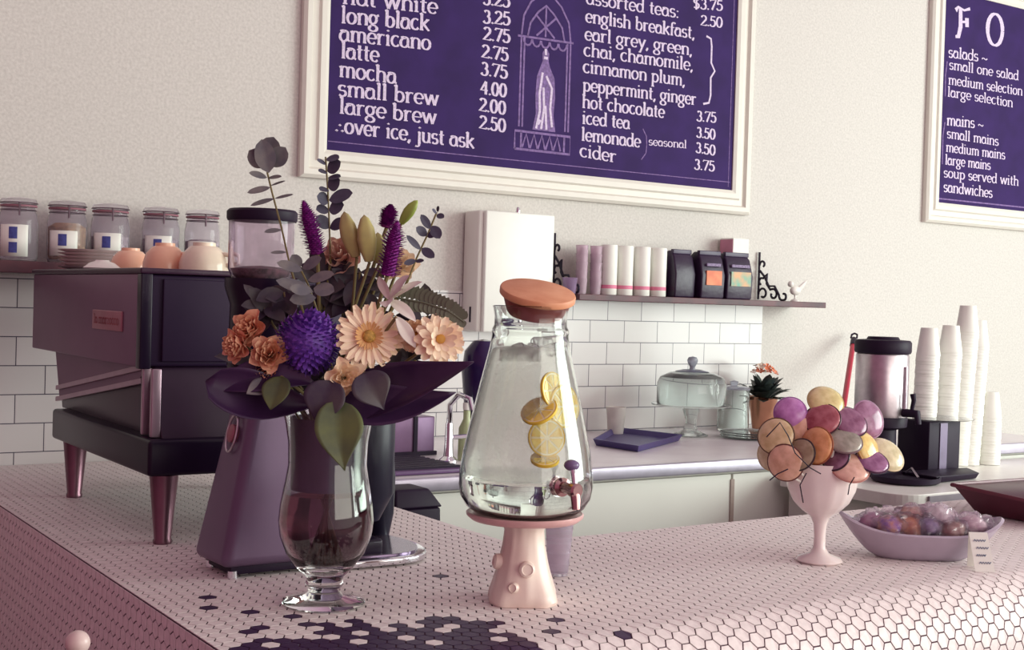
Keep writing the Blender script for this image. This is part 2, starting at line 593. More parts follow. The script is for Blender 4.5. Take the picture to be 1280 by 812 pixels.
A = 1.55
GL = {
    'a': (.95, [arc(.42, .42, .34, .42, 70, 330), arc(.42, .72, .34, .27, 150, 0), [(.76, .72), (.76, .12), (.95, .02)]]),
    'b': (.98, stem(.2, A, .05, False) + [arc(.5, .48, .36, .48, 150, -165)]),
    'c': (.85, [arc(.48, .5, .38, .5, 50, 320)]),
    'd': (1.0, [arc(.46, .48, .36, .48, 40, 325), [(.6, A), (.8, A), (.8, .1), (.98, .02)]]),
    'e': (.88, [arc(.47, .5, .37, .5, 0, 318), [(.12, .5), (.84, .5)]]),
    'f': (.65, [arc(.52, A - .28, .24, .26, 30, 180, 8) + [(.28, 0)], [(.05, .95), (.6, .95)], [(.1, .02), (.46, .02)]]),
    'g': (.95, [arc(.42, .58, .32, .40, 0, 360, 16), [(.7, .85), (.95, .98)], [(.3, .22), (.25, .08), (.7, .0)], arc(.44, -.25, .36, .25, 60, -240)]),
    'h': (1.05, stem(.22, A, 0) + [arc(.54, .66, .32, .32, 180, 0) + [(.86, .0)], [(.7, .02), (1.02, .02)]]),
    'i': (.5, stem(.25, .98, 0) + [[(.21, 1.32), (.25, 1.44), (.3, 1.32)]]),
    'j': (.5, [[(.3, .98), (.3, -.2)], arc(.06, -.2, .24, .28, 0, -130, 8), [(.12, .9), (.32, .98)], [(.26, 1.32), (.3, 1.44), (.35, 1.32)]]),
    'k': (.98, stem(.22, A, 0) + [[(.8, .98), (.25, .42)], [(.42, .56), (.88, .02), (1.0, .02)], [(.62, .98), (.95, .98)]]),
    'l': (.5, stem(.25, A, 0)),
    'm': (1.5, stem(.22, .98, 0) + [arc(.5, .66, .27, .32, 180, 0) + [(.77, 0)], arc(1.04, .66, .27, .32, 180, 0) + [(1.31, 0)], [(.65, .02), (.9, .02)], [(1.17, .02), (1.48, .02)]]),
    'n': (1.05, stem(.22, .98, 0) + [arc(.54, .66, .32, .32, 180, 0) + [(.86, 0)], [(.7, .02), (1.02, .02)]]),
    'o': (.95, [arc(.47, .49, .37, .49, 0, 360, 20)]),
    'p': (1.0, stem(.22, .98, -.55) + [arc(.52, .48, .36, .48, 150, -150)]),
    'q': (1.0, [arc(.46, .48, .36, .48, 40, 325), [(.8, .98), (.8, -.5)]]),
    'r': (.78, stem(.22, .98, 0) + [arc(.54, .62, .3, .34, 175, 55, 8)]),
    's': (.78, [arc(.4, .73, .27, .25, 30, 250, 10) + arc(.4, .26, .29, .26, 75, -150, 10)]),
    't': (.65, [[(.3, 1.35), (.3, .25)] + arc(.48, .22, .18, .2, 180, 300, 6), [(.05, .95), (.6, .95)]]),
    'u': (1.05, [[(.2, .98), (.2, .35)] + arc(.5, .32, .3, .31, 180, 350, 10), [(.82, .98), (.82, .08), (1.0, .02)], [(.04, .96), (.22, .98)], [(.64, .96), (.84, .98)]]),
    'v': (.95, [[(.12, .98), (.48, .0)], [(.84, .98), (.48, .0)], [(.0, .97), (.28, .97)], [(.7, .97), (.98, .97)]]),
    'w': (1.4, [[(.12, .98), (.42, .0)], [(.7, .98), (.42, .0)], [(.7, .98), (1.0, .0)], [(1.26, .98), (1.0, .0)], [(.0, .97), (.28, .97)], [(1.12, .97), (1.4, .97)]]),
    'y': (.95, [[(.12, .98), (.5, .05)], [(.84, .98), (.3, -.5), (.1, -.5)], [(.0, .97), (.28, .97)], [(.7, .97), (.98, .97)]]),
    '0': (.95, [arc(.47, .62, .35, .62, 0, 360, 20)]),
    '2': (.9, [arc(.44, .88, .32, .34, 160, -20, 10) + [(.1, .04), (.82, .04), (.84, .18)]]),
    '3': (.85, [arc(.4, .92, .27, .3, 150, -80, 10), arc(.4, .34, .33, .34, 85, -160, 12)]),
    '4': (.95, [[(.62, 1.24), (.06, .4), (.9, .4)], [(.64, 1.24), (.64, 0)]]),
    '5': (.85, [[(.76, 1.22), (.22, 1.22), (.2, .7)], arc(.4, .4, .36, .4, 125, -155, 14)]),
    '7': (.85, [[(.08, 1.05), (.1, 1.22), (.8, 1.22), (.32, 0)]]),
    '$': (.9, [arc(.42, .92, .3, .28, 30, 250, 10) + arc(.42, .36, .32, .3, 75, -150, 10), [(.42, 1.4), (.42, -.12)]]),
    '.': (.35, [[(.12, .0), (.18, .12), (.24, .0)]]),
    ',': (.4, [[(.2, .12), (.22, .0), (.08, -.25)]]),
    ':': (.4, [[(.16, .0), (.22, .12), (.28, .0)], [(.16, .7), (.22, .82), (.28, .7)]]),
    '~': (1.0, [[(.05, .4), (.25, .58), (.5, .46), (.75, .34), (.95, .52)]]),
    'z': (.85, [[(.1, .95), (.75, .95), (.1, .03), (.78, .03)]]),
    ' ': (.55, []),
    '*': (.9, [[(.1, .1), (.16, .24), (.22, .1)], [(.4, .62), (.46, .76), (.52, .62)], [(.66, .1), (.72, .24), (.78, .1)]]),
    'F': (1.5, [[(.5, 1.5), (.55, .6), (.4, .1), (.15, .05)], [(.1, 1.35), (.3, 1.55), (.8, 1.45), (1.3, 1.6)], [(.55, .85), (1.1, .9)], [(1.05, 1.1), (1.1, .65)]]),
    'O': (1.7, [arc(.85, .8, .62, .8, 0, 360, 24)]),
}


def lettering(board, text, x0, z0, x1, z1, xh, y, mat, wide=0.15, thin=0.05):
    W = sum(GL[c][0] for c in text)
    sx = (x1 - x0) / W
    mb = MB()
    pen = 0
    sl = (z1 - z0) / (x1 - x0)
    y0 = y
    for c in text:
        adv, strokes = GL[c]
        if c == ' ' and mb.v:
            mb.build('chalk_lettering', mat, board, smooth=False)
            mb = MB()
        for st in strokes:
            y -= 0.00004
            if y < y0 - 0.0012:
                y = y0
            P = []
            for a, b in st:
                X = x0 + (pen + a) * sx
                P.append(Vector((X, 0, z0 + (X - x0) * sl + b * xh)))
            n = len(P)
            L, Rr = [], []
            for i in range(n):
                t = (P[min(i + 1, n - 1)] - P[max(i - 1, 0)])
                if t.length < 1e-9:
                    t = Vector((1, 0, 0))
                t.normalize()
                hw = xh * (thin + (wide - thin) * abs(t.z)) * random.uniform(0.9, 1.1)
                nn = Vector((-t.z, 0, t.x))
                q = P[i]
                L.append((q.x + nn.x * hw, y, q.z + nn.z * hw))
                Rr.append((q.x - nn.x * hw, y, q.z - nn.z * hw))
            mb.add(L + Rr, [(i, i + 1, n + i + 1, n + i) for i in range(n - 1)])
        pen += adv
    return mb.build('chalk_lettering', mat, board, smooth=False)


CHALK = M('chalk', (222, 206, 232), 0.9, var=0.25, scale=160)
CHALKD = M('chalk_faint', (138, 112, 166), 0.9, var=0.4, scale=120)
SLATE = M('purple_blackboard', (54, 32, 92), 0.75, spec=.25, col2=(47, 27, 80), scale=9)
FRAME = M('frame_paint', (222, 218, 208), 0.45, var=0.03)


def menu_board(name, label, x0, x1, z0, z1, fw):
    b = thing(name, label, 'menu board', ((x0 + x1) / 2, WALL_Y, z0))
    MB().box(x0 - 0.005, x1 + 0.005, WALL_Y - 0.012, WALL_Y - 0.001, z0 - 0.005, z1 + 0.005).build('blackboard', SLATE, b, smooth=False)
    # stepped picture-frame moulding, mitred
    prof = [(0.0, 0.0), (0.0, 0.016), (0.012, 0.022), (0.03, 0.024), (0.036, 0.016), (0.055, 0.014), (0.062, 0.026), (0.078, 0.028), (fw, 0.02), (fw, 0.0)]
    cs = [(x0, z0, -1, -1), (x1, z0, 1, -1), (x1, z1, 1, 1), (x0, z1, -1, 1)]
    vs, n = [], len(prof)
    for cx, cz, sx, sz in cs:
        for d, h in prof:
            vs.append((cx + sx * d, WALL_Y - 0.001 - h, cz + sz * d))
    fs = [(i * n + j, i * n + (j + 1) % n, ((i + 1) % 4) * n + (j + 1) % n, ((i + 1) % 4) * n + j) for i in range(4) for j in range(n)]
    m2 = MB()
    m2.add(vs, fs)
    m2.build('frame_moulding', FRAME, b, angle=15)
    return b


TY = WALL_Y - 0.0126
drinks = menu_board('menu_board', 'large white-framed purple chalkboard listing coffees and teas', 1.684, 3.356, 1.918, 2.95, 0.088)
for t, a, b, c, d, xh in [
        ('flat white', 1.722, 2.366, 2.059, 2.384, .034), ('long black', 1.721, 2.307, 2.031, 2.327, .034), ('americano', 1.717, 2.253, 2.039, 2.267, .033),
        ('latte', 1.724, 2.201, 1.855, 2.205, .033), ('mocha', 1.720, 2.144, 1.919, 2.146, .033), ('small brew', 1.717, 2.086, 2.074, 2.094, .033),
        ('large brew', 1.723, 2.033, 2.068, 2.034, .033), ('*over ice, just ask', 1.712, 1.975, 2.212, 1.971, .032),
        ('3.25', 2.229, 2.441, 2.335, 2.447, .034), ('3.25', 2.231, 2.381, 2.338, 2.389, .034), ('2.75', 2.233, 2.327, 2.340, 2.331, .034), ('2.75', 2.229, 2.269, 2.335, 2.270, .034),
        ('3.75', 2.228, 2.212, 2.334, 2.212, .034), ('4.00', 2.230, 2.150, 2.333, 2.151, .034), ('2.00', 2.226, 2.095, 2.332, 2.093, .034), ('2.50', 2.228, 2.038, 2.334, 2.035, .034),
        ('assorted teas:', 2.648, 2.508, 3.068, 2.521, .03), ('english breakfast,', 2.647, 2.445, 3.148, 2.457, .03), ('earl grey, green,', 2.646, 2.384, 3.139, 2.395, .03),
        ('chai, chamomile,', 2.644, 2.329, 3.145, 2.340, .03), ('cinnamon plum,', 2.643, 2.272, 3.109, 2.280, .03), ('peppermint, ginger', 2.645, 2.209, 3.166, 2.217, .03),
        ('hot chocolate', 2.644, 2.151, 3.015, 2.154, .03), ('iced tea', 2.646, 2.096, 2.858, 2.098, .03), ('lemonade', 2.645, 2.038, 2.908, 2.038, .03), ('cider', 2.640, 1.983, 2.802, 1.975, .03),
        ('seasonal', 2.945, 2.050, 3.126, 2.055, .019),
        ('$3.75', 3.135, 2.566, 3.281, 2.579, .03), ('2.50', 3.173, 2.510, 3.284, 2.517, .03), ('3.75', 3.169, 2.159, 3.267, 2.163, .03), ('3.50', 3.171, 2.100, 3.266, 2.100, .03),
        ('3.50', 3.170, 2.044, 3.269, 2.041, .03), ('3.75', 3.165, 1.982, 3.267, 1.982, .03)]:
    lettering(drinks, t, a, b, c, d, xh, TY, CHALK)


def strokes(board, name, lines, hw, mat, y=TY):
    mb = MB()
    for P in lines:
        y -= 0.00006
        P = [Vector((a, 0, b)) for a, b in P]
        n = len(P)
        L, Rr = [], []
        for i in range(n):
            t = (P[min(i + 1, n - 1)] - P[max(i - 1, 0)]).normalized()
            nn = Vector((-t.z, 0, t.x))
            L.append((P[i].x + nn.x * hw, y, P[i].z + nn.z * hw))
            Rr.append((P[i].x - nn.x * hw, y, P[i].z - nn.z * hw))
        mb.add(L + Rr, [(i, i + 1, n + i + 1, n + i) for i in range(n - 1)])
    return mb.build(name, mat, board, smooth=False)


strokes(drinks, 'chalk_brace', [[(3.205, 2.475), (3.228, 2.468), (3.233, 2.44), (3.233, 2.38), (3.252, 2.352), (3.233, 2.325), (3.235, 2.26), (3.228, 2.232), (3.2, 2.225)]], .004, CHALK)
strokes(drinks, 'chalk_bracket', [[(2.918, 2.105), (2.935, 2.08), (2.938, 2.05), (2.935, 2.02), (2.915, 1.995)]], .002, CHALKD)
strokes(drinks, 'chalk_border', [[(1.69, 1.945), (3.345, 1.948)], [(3.338, 1.93), (3.338, 2.94)]], .0015, CHALKD)
# chalk drawing of a robed figure in an arched niche
dr = [[(2.385, 2.06), (2.385, 2.36)], [(2.398, 2.06), (2.398, 2.36)], [(2.575, 2.06), (2.575, 2.36)], [(2.588, 2.06), (2.588, 2.36)],
      [(2.37, 2.36), (2.6, 2.365)],
      [(2.385, 2.365), (2.392, 2.43), (2.42, 2.48), (2.482, 2.53), (2.545, 2.48), (2.578, 2.43), (2.588, 2.365)],
      [(2.41, 2.365), (2.42, 2.41), (2.45, 2.45), (2.482, 2.475), (2.515, 2.45), (2.55, 2.41), (2.562, 2.365)],
      [(2.482, 2.53), (2.482, 2.56)], [(2.482, 2.475), (2.482, 2.37)], [(2.44, 2.44), (2.52, 2.37)], [(2.525, 2.44), (2.445, 2.37)]]
dr += [arc(2.41 + .036 * k, 2.355, .017, .022, 180, 360, 6) for k in range(5)]
strokes(drinks, 'chalk_niche', dr, .0035, CHALKD)
pz = [[(2.37, 1.985), (2.37, 2.045), (2.598, 2.045), (2.598, 1.985), (2.37, 1.985)], [(2.395, 1.99), (2.395, 2.04)], [(2.573, 1.99), (2.573, 2.04)]]
pz += [[(2.40 + .032 * k, 1.992), (2.416 + .032 * k, 2.038), (2.43 + .032 * k, 1.992)] for k in range(5)]
strokes(drinks, 'chalk_pedestal', pz, .004, CHALKD)
m2 = MB()
m2.add([(x, TY, z) for x, z in [(2.44, 2.055), (2.535, 2.055), (2.525, 2.11), (2.53, 2.17), (2.525, 2.235), (2.505, 2.27), (2.498, 2.29), (2.5, 2.315), (2.486, 2.34), (2.472, 2.315), (2.474, 2.29), (2.465, 2.268), (2.452, 2.235), (2.448, 2.17), (2.452, 2.11)]], [tuple(range(15))])
m2.build('chalk_robe', CHALKD, drinks, smooth=False)
strokes(drinks, 'chalk_robe_folds', [[(2.455, 2.06), (2.468, 2.12), (2.465, 2.18), (2.475, 2.25)], [(2.475, 2.06), (2.485, 2.13), (2.48, 2.2)], [(2.462, 2.075), (2.472, 2.09)], [(2.497, 2.06), (2.49, 2.14)],
                                     [(2.49, 2.24), (2.515, 2.2), (2.51, 2.13), (2.52, 2.07)], [(2.478, 2.3), (2.494, 2.3)], [(2.486, 2.31), (2.484, 2.33)]], .0045, CHALK, TY - .0006)

food = menu_board('menu_board', 'white-framed chalkboard listing food, cut off at the right of the photo', 4.555, 5.75, 1.955, 2.86, 0.088)
for t, a, b, c, d, xh in [
        ('F', 4.62, 2.668, 4.74, 2.668, .086), ('O', 4.83, 2.672, 4.975, 2.672, .086), ('salads ~', 4.588, 2.579, 4.856, 2.590, .031), ('small one salad', 4.596, 2.529, 5.084, 2.540, .028),
        ('medium selection', 4.595, 2.464, 5.117, 2.475, .028), ('large selection', 4.592, 2.412, 5.050, 2.415, .028), ('mains ~', 4.594, 2.289, 4.845, 2.298, .031),
        ('small mains', 4.597, 2.235, 4.957, 2.234, .028), ('medium mains', 4.595, 2.176, 5.007, 2.178, .028), ('large mains', 4.592, 2.121, 4.906, 2.123, .028),
        ('soup served with', 4.585, 2.066, 5.113, 2.068, .028), ('sandwiches', 4.588, 2.004, 4.925, 2.001, .03)]:
    lettering(food, t, a, b, c, d, xh, TY, CHALK)
strokes(food, 'chalk_bracket', [[(4.583, 2.56), (4.575, 2.5), (4.578, 2.41)], [(4.582, 2.30), (4.572, 2.24), (4.575, 2.12)]], .003, CHALKD)
strokes(food, 'chalk_border', [[(4.56, 1.972), (5.74, 1.975)]], .003, CHALKD)

# ------------------------------------------------------------------ wall box, shelves and brackets
box = thing('dispenser_box', 'tall white box on the wall between the bouquet and the bracketed shelf', 'dispenser', (2.36, WALL_Y, 1.39))
MB().box(2.185, 2.465, WALL_Y - 0.10, WALL_Y - 0.008, 1.375, 1.765).build('housing', CAB, box, bevel=0.008)
MB().box(2.20, 2.47, WALL_Y - 0.118, WALL_Y - 0.10, 1.375, 1.765).build('front_cover', M('box_cover', (238, 240, 232), 0.35, var=0.02), box, bevel=0.006)
MB().box(2.183, 2.1855, WALL_Y - 0.066, WALL_Y - 0.058, 1.405, 1.455).build('key_slot', BLACK, box, smooth=False)
MB().lathe([(0, 0), (.008, 0), (.008, .012), (.005, .022), (0, .022)], (2.36, WALL_Y - 0.06, 1.765), 12).build('lock_knob', CHROME, box)

sh1 = thing('wall_shelf', 'dark wooden shelf carrying the clip-top jars behind the coffee machine', 'shelf', (0.6, WALL_Y, 1.51))
MB().box(0.2, 1.55, 3.37, WALL_Y - 0.009, 1.51, 1.54).build('shelf_board', DWOOD, sh1, bevel=0.002, smooth=False)
for x in (0.45, 1.42):
    MB().prism([(x, WALL_Y - 0.009, 1.51), (x, WALL_Y - 0.009, 1.36), (x, WALL_Y - 0.03, 1.36), (x, 3.41, 1.495), (x, 3.40, 1.51)], (0.02, 0, 0)).build('bracket', IRON, sh1, smooth=False)
sh2 = thing('wall_shelf', 'dark wooden shelf with two scrolled iron brackets above the white tiles', 'shelf', (3.1, WALL_Y, 1.49))
MB().box(2.53, 3.70, 3.385, WALL_Y - 0.0005, 1.487, 1.508).build('shelf_board', DWOOD, sh2, bevel=0.002, smooth=False)


def spiral(c, r0, r1, a0, a1, n=14):
    return [(c[0] + (r0 + (r1 - r0) * i / n) * cos(rad(a0 + (a1 - a0) * i / n)), c[1] + (r0 + (r1 - r0) * i / n) * sin(rad(a0 + (a1 - a0) * i / n))) for i in range(n + 1)]


def bracket(x, h):
    # scroll drawn in (distance from wall, height above shelf)
    b = None
    ln = [[(0.006, 0.0), (0.006, h)],
          [(0.008, h * .72)] + spiral((0.024, h * .74), .016, .008, 180, -60, 8),
          spiral((0.022, h * .40), .014, .012, 250, 60, 8) + [(0.05, h * .55), (0.048, h * .35), (0.07, h * .22)] + spiral((0.085, h * .13), .022, .010, 120, -200, 12),
          spiral((0.03, h * .14), .024, .012, 190, -120, 12),
          [(0.01, h * .62), (0.035, h * .5), (0.06, h * .3), (0.09, h * .3), (0.115, h * .12)] + spiral((0.138, h * .1), .022, .008, 190, 460, 12)]
    m3 = MB()
    for q in ln:
        m3.tube([(x, WALL_Y - 0.004 - a, 1.5085 + max(b_, 0.004)) for a, b_ in q], 0.0045, 6)
    m3.build('scroll_bracket', IRON, sh2)


bracket(2.548, 0.205)
bracket(3.515, 0.185)

# ------------------------------------------------------------------ shelf goods (right)
SZ = 1.508
PINK = M('pink_band', (226, 130, 160), 0.6)
can_lab = ['white canister beside the clear tumblers, leftmost of four on the shelf', 'second white canister from the tumblers on the shelf', 'third white canister from the tumblers on the shelf', 'white canister touching the black coffee bags on the shelf']
can = thing('canister', can_lab[0], 'canister', (2.69, 3.45, SZ), 'white canisters on the right shelf')
MB().lathe([(0, 0), (.027, 0), (.0285, .002), (.0285, .166), (.027, .17), (.0, .17)], can.location, 28).build('canister_body', PAPER, can)
MB().lathe([(.0287, .022), (.029, .022), (.029, .034), (.0287, .034)], can.location, 28).build('pink_band', PINK, can)
for i, px in enumerate((760, 780, 801.5, 822)):
    x = seen(px, 367, 1, 3.45).x
    if i == 0:
        can.location.x = x
    else:
        c = copy_tree(can, None, (x, 3.45, SZ))
        c['label'] = can_lab[i]
tum_lab = ['clear tumbler stack beside the left iron bracket', 'middle one of the three clear tumbler stacks on the shelf', 'clear tumbler stack next to the white canisters']
TUM = M('tinted_tumbler', (246, 226, 238), 0.08, trans=0.6, ior=1.3)
for i, px in enumerate((726, 735, 744)):
    x = seen(px, 366, 1, 3.46).x
    t = MB()
    for k in range(5):
        z = k * .028
        t.lathe([(0, z + .001), (.017, z), (.021, z + .05), (.0225, z + .052), (.020, z + .05), (.016, z + .004), (0, z + .004)], (x, 3.46 + .04 * (i % 2), SZ), 20)
    o = t.build('tumbler_stack', TUM)
    tag(o, tum_lab[i], 'tumblers', 'clear tumbler stacks on the right shelf')
lc = tag(MB().lathe([(0, 0), (.02, 0), (.026, .052), (.027, .053), (.024, .05), (.019, .004), (0, .004)], (seen(712, 360, 1, 3.43).x, 3.43, SZ), 24).build('glass_cup', M('lilac_glass', (196, 170, 206), 0.1, trans=0.6)),
         'small lilac glass cup at the foot of the left iron bracket', 'cup')


def coffee_bag(x, y, rot, w, label, cols, lw):
    b = thing('coffee_bag', label, 'coffee bag', (x, y, SZ), 'black coffee bags on the right shelf')
    b.rotation_euler.z = rot
    d, h = 0.045, 0.165
    lo = [(-w, -d, .0), (w, -d, 0), (w, d, 0), (-w, d, 0)]
    mid = [(-w * 1.02, -d * 1.1, h * .5), (w * 1.02, -d * 1.1, h * .5), (w * 1.02, d * 1.1, h * .5), (-w * 1.02, d * 1.1, h * .5)]
    up = [(-w * .97, -d * .75, h * .86), (w * .97, -d * .75, h * .86), (w * .97, d * .75, h * .86), (-w * .97, d * .75, h * .86)]
    tp = [(-w * .92, -d * .35, h), (w * .92, -d * .35, h), (w * .92, d * .15, h), (-w * .92, d * .15, h)]
    vs = lo + mid + up + tp
    fs = [(3, 2, 1, 0), (12, 13, 14, 15)]
    for k in range(3):
        for j in range(4):
            a, c = k * 4 + j, k * 4 + (j + 1) % 4
            fs.append((a, c, c + 4, a + 4))
    L = Vector(b.location)
    mm = MB()
    mm.add([Vector(v) + L for v in vs], fs)
    mm.build('bag_body', M('coffee_bag_foil', (44, 26, 54), 0.38, bump=0.5, scale=30), b, bevel=0.006)
    MB().box(L.x - w * .93, L.x + w * .93, L.y - d * .62, L.y - d * .3, L.z + h - .012, L.z + h + .004).build('folded_top', M('bag_fold', (58, 40, 72), 0.4), b, bevel=0.002)
    if cols:
        y0 = L.y - d * 1.1 - .0012
        MB().box(L.x - lw, L.x + lw, y0 - .002, y0 + .006, L.z + .047, L.z + .098).build('paper_label', M('bag_label' + str(cols[0]), cols[0], 0.6, col2=cols[1], scale=22), b, smooth=False)
        MB().box(L.x - lw * .9, L.x + lw * .9, y0 + .001, y0 + .008, L.z + .114, L.z + .124).build('printed_line', M('bag_print', (150, 130, 168), 0.6, scale=200, var=0.6), b, smooth=False)
    return b


coffee_bag(3.005, 3.45, 0.0, .046, 'black coffee bag without a visible label, nearest the canisters', None, 0)
coffee_bag(3.118, 3.43, 0.0, .055, 'black coffee bag with a square orange label', ((232, 150, 110), (214, 120, 90)), .036)
coffee_bag(3.248, 3.43, 0.0, .062, 'black coffee bag with a teal and cream label beside the right bracket', ((96, 178, 160), (222, 170, 130)), .048)
bx = thing('carton', 'small white carton standing behind the coffee bags', 'carton', (3.36, 3.52, SZ))
MB().box(3.305, 3.385, 3.485, 3.556, SZ, 1.735).build('carton_body', PAPER, bx, bevel=0.002, smooth=False)
MB().box(3.3038, 3.3052, 3.487, 3.554, SZ + .01, 1.73).build('pink_side', M('pink_card', (206, 140, 164), 0.6), bx, smooth=False)
fg = thing('bird_figurine', 'small white bird figurine at the right end of the bracketed shelf', 'figurine', (3.60, 3.45, SZ))
L = Vector((3.60, 3.45, SZ))
mm = MB().ball(L + Vector((0, 0, .042)), (.026, .016, .018), 16, 10)
mm.build('bird_body', WHITE, fg)
MB().ball(L + Vector((-.026, 0, .066)), .012, 14, 8).build('bird_head', WHITE, fg)
MB().tube([L + Vector((.018, 0, .048)), L + Vector((.045, 0, .07)), L + Vector((.06, 0, .082))], [.010, .007, .002], 8).build('bird_tail', WHITE, fg)
MB().lathe([(0, 0), (.018, 0), (.016, .006), (.004, .012), (.004, .03), (0, .03)], L, 16).build('bird_stand', WHITE, fg)

# ------------------------------------------------------------------ clip-top jars (left shelf)
BLUE = M('blue_print', (78, 84, 158), 0.6, var=0.3, scale=120)
jar_lab = ['clip-top glass jar with two blue squares, leftmost on the dark shelf', 'clip-top glass jar holding brown leaves behind the stacked plates', 'clip-top glass jar above the stacked plates and the first cup', 'clip-top glass jar above the round peach teacup', 'clip-top glass jar nearest the grinder hopper']
CONT = [None, (190, 150, 110), (206, 190, 196), (196, 180, 190), (210, 196, 200)]
JG = M('jar_glass', (240, 236, 242), 0.02, trans=0.93, ior=1.2, var=0.02)
for i, (px, wpx) in enumerate(((22, 46), (83, 48), (137, 48), (200, 48), (252, 46))):
    p = seen(px, 320, 1, 3.46)
    base = Vector((p.x, 3.46, 1.54))
    j = thing('clip_top_jar', jar_lab[i], 'jar', base, 'clip-top jars on the left shelf')
    r = wpx * .00212 / 2
    H = .150
    MB().lathe([(0, .002), (r * .92, .002), (r, .012), (r, H * .68), (r * .93, H * .82), (r * .86, H * .87), (r * .86, H * .93), (r * .83, H * .93), (r * .83, H * .88), (r * .9, H * .8), (r * .965, H * .66), (r * .965, .014), (r * .9, .006), (0, .006)], base, 32).build('jar_body', JG, j)
    MB().lathe([(0, H * .965), (r * .86, H * .965), (r * .92, H * .985), (r * .92, H * 1.04), (r * .86, H * 1.07), (r * .5, H * 1.10), (0, H * 1.10)], base, 32).build('lid', JG, j)
    MB().lathe([(r * .86, H * .93), (r * .93, H * .935), (r * .93, H * .963), (r * .86, H * .966)], base, 28).build('rubber_seal', M('seal', (150, 96, 110), 0.6), j)
    wr = MB()
    for zz, rr in ((.88, .89), (1.0, .945)):
        wr.tube([base + Vector((r * rr * cos(2 * PI * k / 24), r * rr * sin(2 * PI * k / 24), H * zz)) for k in range(25)], .0016, 6, False)
    fd = Vector((-_h.x, -_h.y, 0)) * .8 + _r0 * .35
    fd.normalize()
    wr.tube([base + fd * r * .93 + Vector((0, 0, H * 1.0)), base + fd * (r + .008) + Vector((0, 0, H * .95)), base + fd * (r + .006) + Vector((0, 0, H * .78)), base + fd * r * 1.0 + Vector((0, 0, H * .84))], .0024, 6)
    wr.build('wire_clip', M('clip_wire', (120, 100, 112), 0.35, metal=0.8), j)
    if CONT[i]:
        MB().lathe([(0, .008), (r * .86, .009), (r * .94, .016), (r * .94, H * (.5 if i != 1 else .62)), (r * .6, H * (.54 if i != 1 else .70)), (0, H * (.52 if i != 1 else .66))], base, 24,
                   fn=lambda a, z: 1 - .05 * mnoise.noise(Vector((cos(a) * 3, sin(a) * 3, z * 60)))).build('contents', M('jar_fill%d' % i, CONT[i], 0.8, scale=90, var=0.5), j)
    # printed paper label wrapped round the side that faces the room
    a0 = math.atan2(-_h.y, -_h.x) + .12

    def wrap(aw, z0, z1, rr, name, mat):
        g = MB()
        g.grid(lambda u, v: base + Vector((rr * cos(a0 + (u - .5) * aw), rr * sin(a0 + (u - .5) * aw), z0 + (z1 - z0) * v)), 10, 1)
        o = g.build(name, mat, j)
        so_ = o.modifiers.new('thick', 'SOLIDIFY')
        so_.thickness = .0004
        return o
    lz0, lz1 = (H * .08, H * .62) if i == 0 else (H * .12, H * .56)
    if i == 4:
        lz0, lz1 = H * .14, H * .5
    lb = wrap(1.5, lz0, lz1, r + .0008, 'paper_label', PAPER)

    def blue(z0, z1):
        g = MB()
        g.grid(lambda u, v: base + Vector(((r + .0014) * cos(a0 + (u - .5) * .42), (r + .0014) * sin(a0 + (u - .5) * .42), z0 + (z1 - z0) * v)), 6, 1)
        g.build('blue_print', BLUE, lb)
    if i == 0:
        blue(H * .38, H * .58)
        blue(H * .14, H * .32)
    else:
        blue(lz0 + (lz1 - lz0) * .4, lz1 - H * .06)

# ------------------------------------------------------------------ espresso machine
MX = 0.76
em = thing('espresso_machine', 'large espresso machine with steel back panel and tapered feet on the counter', 'coffee machine', (1.03, 2.75, 1.0))
PANEL = M('machine_steel', (126, 92, 118), 0.42, metal=0.55, scale=9, var=0.08)
DARKP = M('machine_side', (42, 24, 54), 0.5, spec=.3, scale=5)
MB().box(MX + .012, 1.21, 2.39, 3.22, 1.33, 1.505).build('upper_housing', DARKP, em, bevel=0.006)
MB().box(MX, MX + .011, 2.412, 3.22, 1.328, 1.506).build('back_panel', PANEL, em, bevel=0.003)
MB().box(MX - .004, 1.215, 2.385, 3.225, 1.506, 1.517).build('cup_tray', M('tray_trim', (60, 34, 58), 0.4), em, bevel=0.003)
MB().box(MX - .002, MX + .02, 2.386, 2.411, 1.326, 1.506).build('corner_trim', BLACKG, em, bevel=0.002)
# side sheet with lighter frame
MB().box(.80, 1.19, 2.384, 2.3895, 1.34, 1.497).build('side_panel', DARKP, em, bevel=0.002)
# lower body
MB().hexa([(MX + .03, 2.345, 1.197), (1.19, 2.345, 1.197), (1.19, 3.05, 1.197), (MX + .03, 3.05, 1.197)],
          [(MX + .03, 2.40, 1.33), (1.19, 2.40, 1.33), (1.19, 3.10, 1.33), (MX + .03, 3.10, 1.33)]).build('lower_housing', M('machine_dark', (50, 30, 52), 0.35), em, bevel=0.003)
MB().prism([(MX + .03, 3.095, 1.326), (MX + .03, 3.052, 1.222), (MX + .03, 2.47, 1.300), (MX + .03, 2.432, 1.322), (MX + .03, 2.432, 1.326)], (-.006, 0, 0)).build('panel_reflection', PANEL, em, smooth=False)  # lighter wedge stands in for the counter reflected in the lower panel
for dz in (0, .026):
    MB().prism([(MX + .026, 3.055, 1.222 + dz), (MX + .026, 3.055, 1.212 + dz), (MX + .026, 2.432, 1.296 + dz), (MX + .026, 2.432, 1.306 + dz)], (-.01, 0, 0)).build('reflection_strip', M('trim_and_reflection', (176, 150, 164), 0.3, metal=0.6), em, smooth=False)  # pale bars modelled for the streaks of that reflection
for y in (2.405, 2.352):
    MB().box(MX + .012, MX + .03, y, y + .012, 1.20, 1.328).build('corner_strip', M('trim_and_reflection', (176, 150, 164)), em, bevel=0.002)
MB().box(MX, 1.22, 2.325, 3.02, 1.13, 1.198).build('drip_base', BLACKG, em, bevel=0.008)
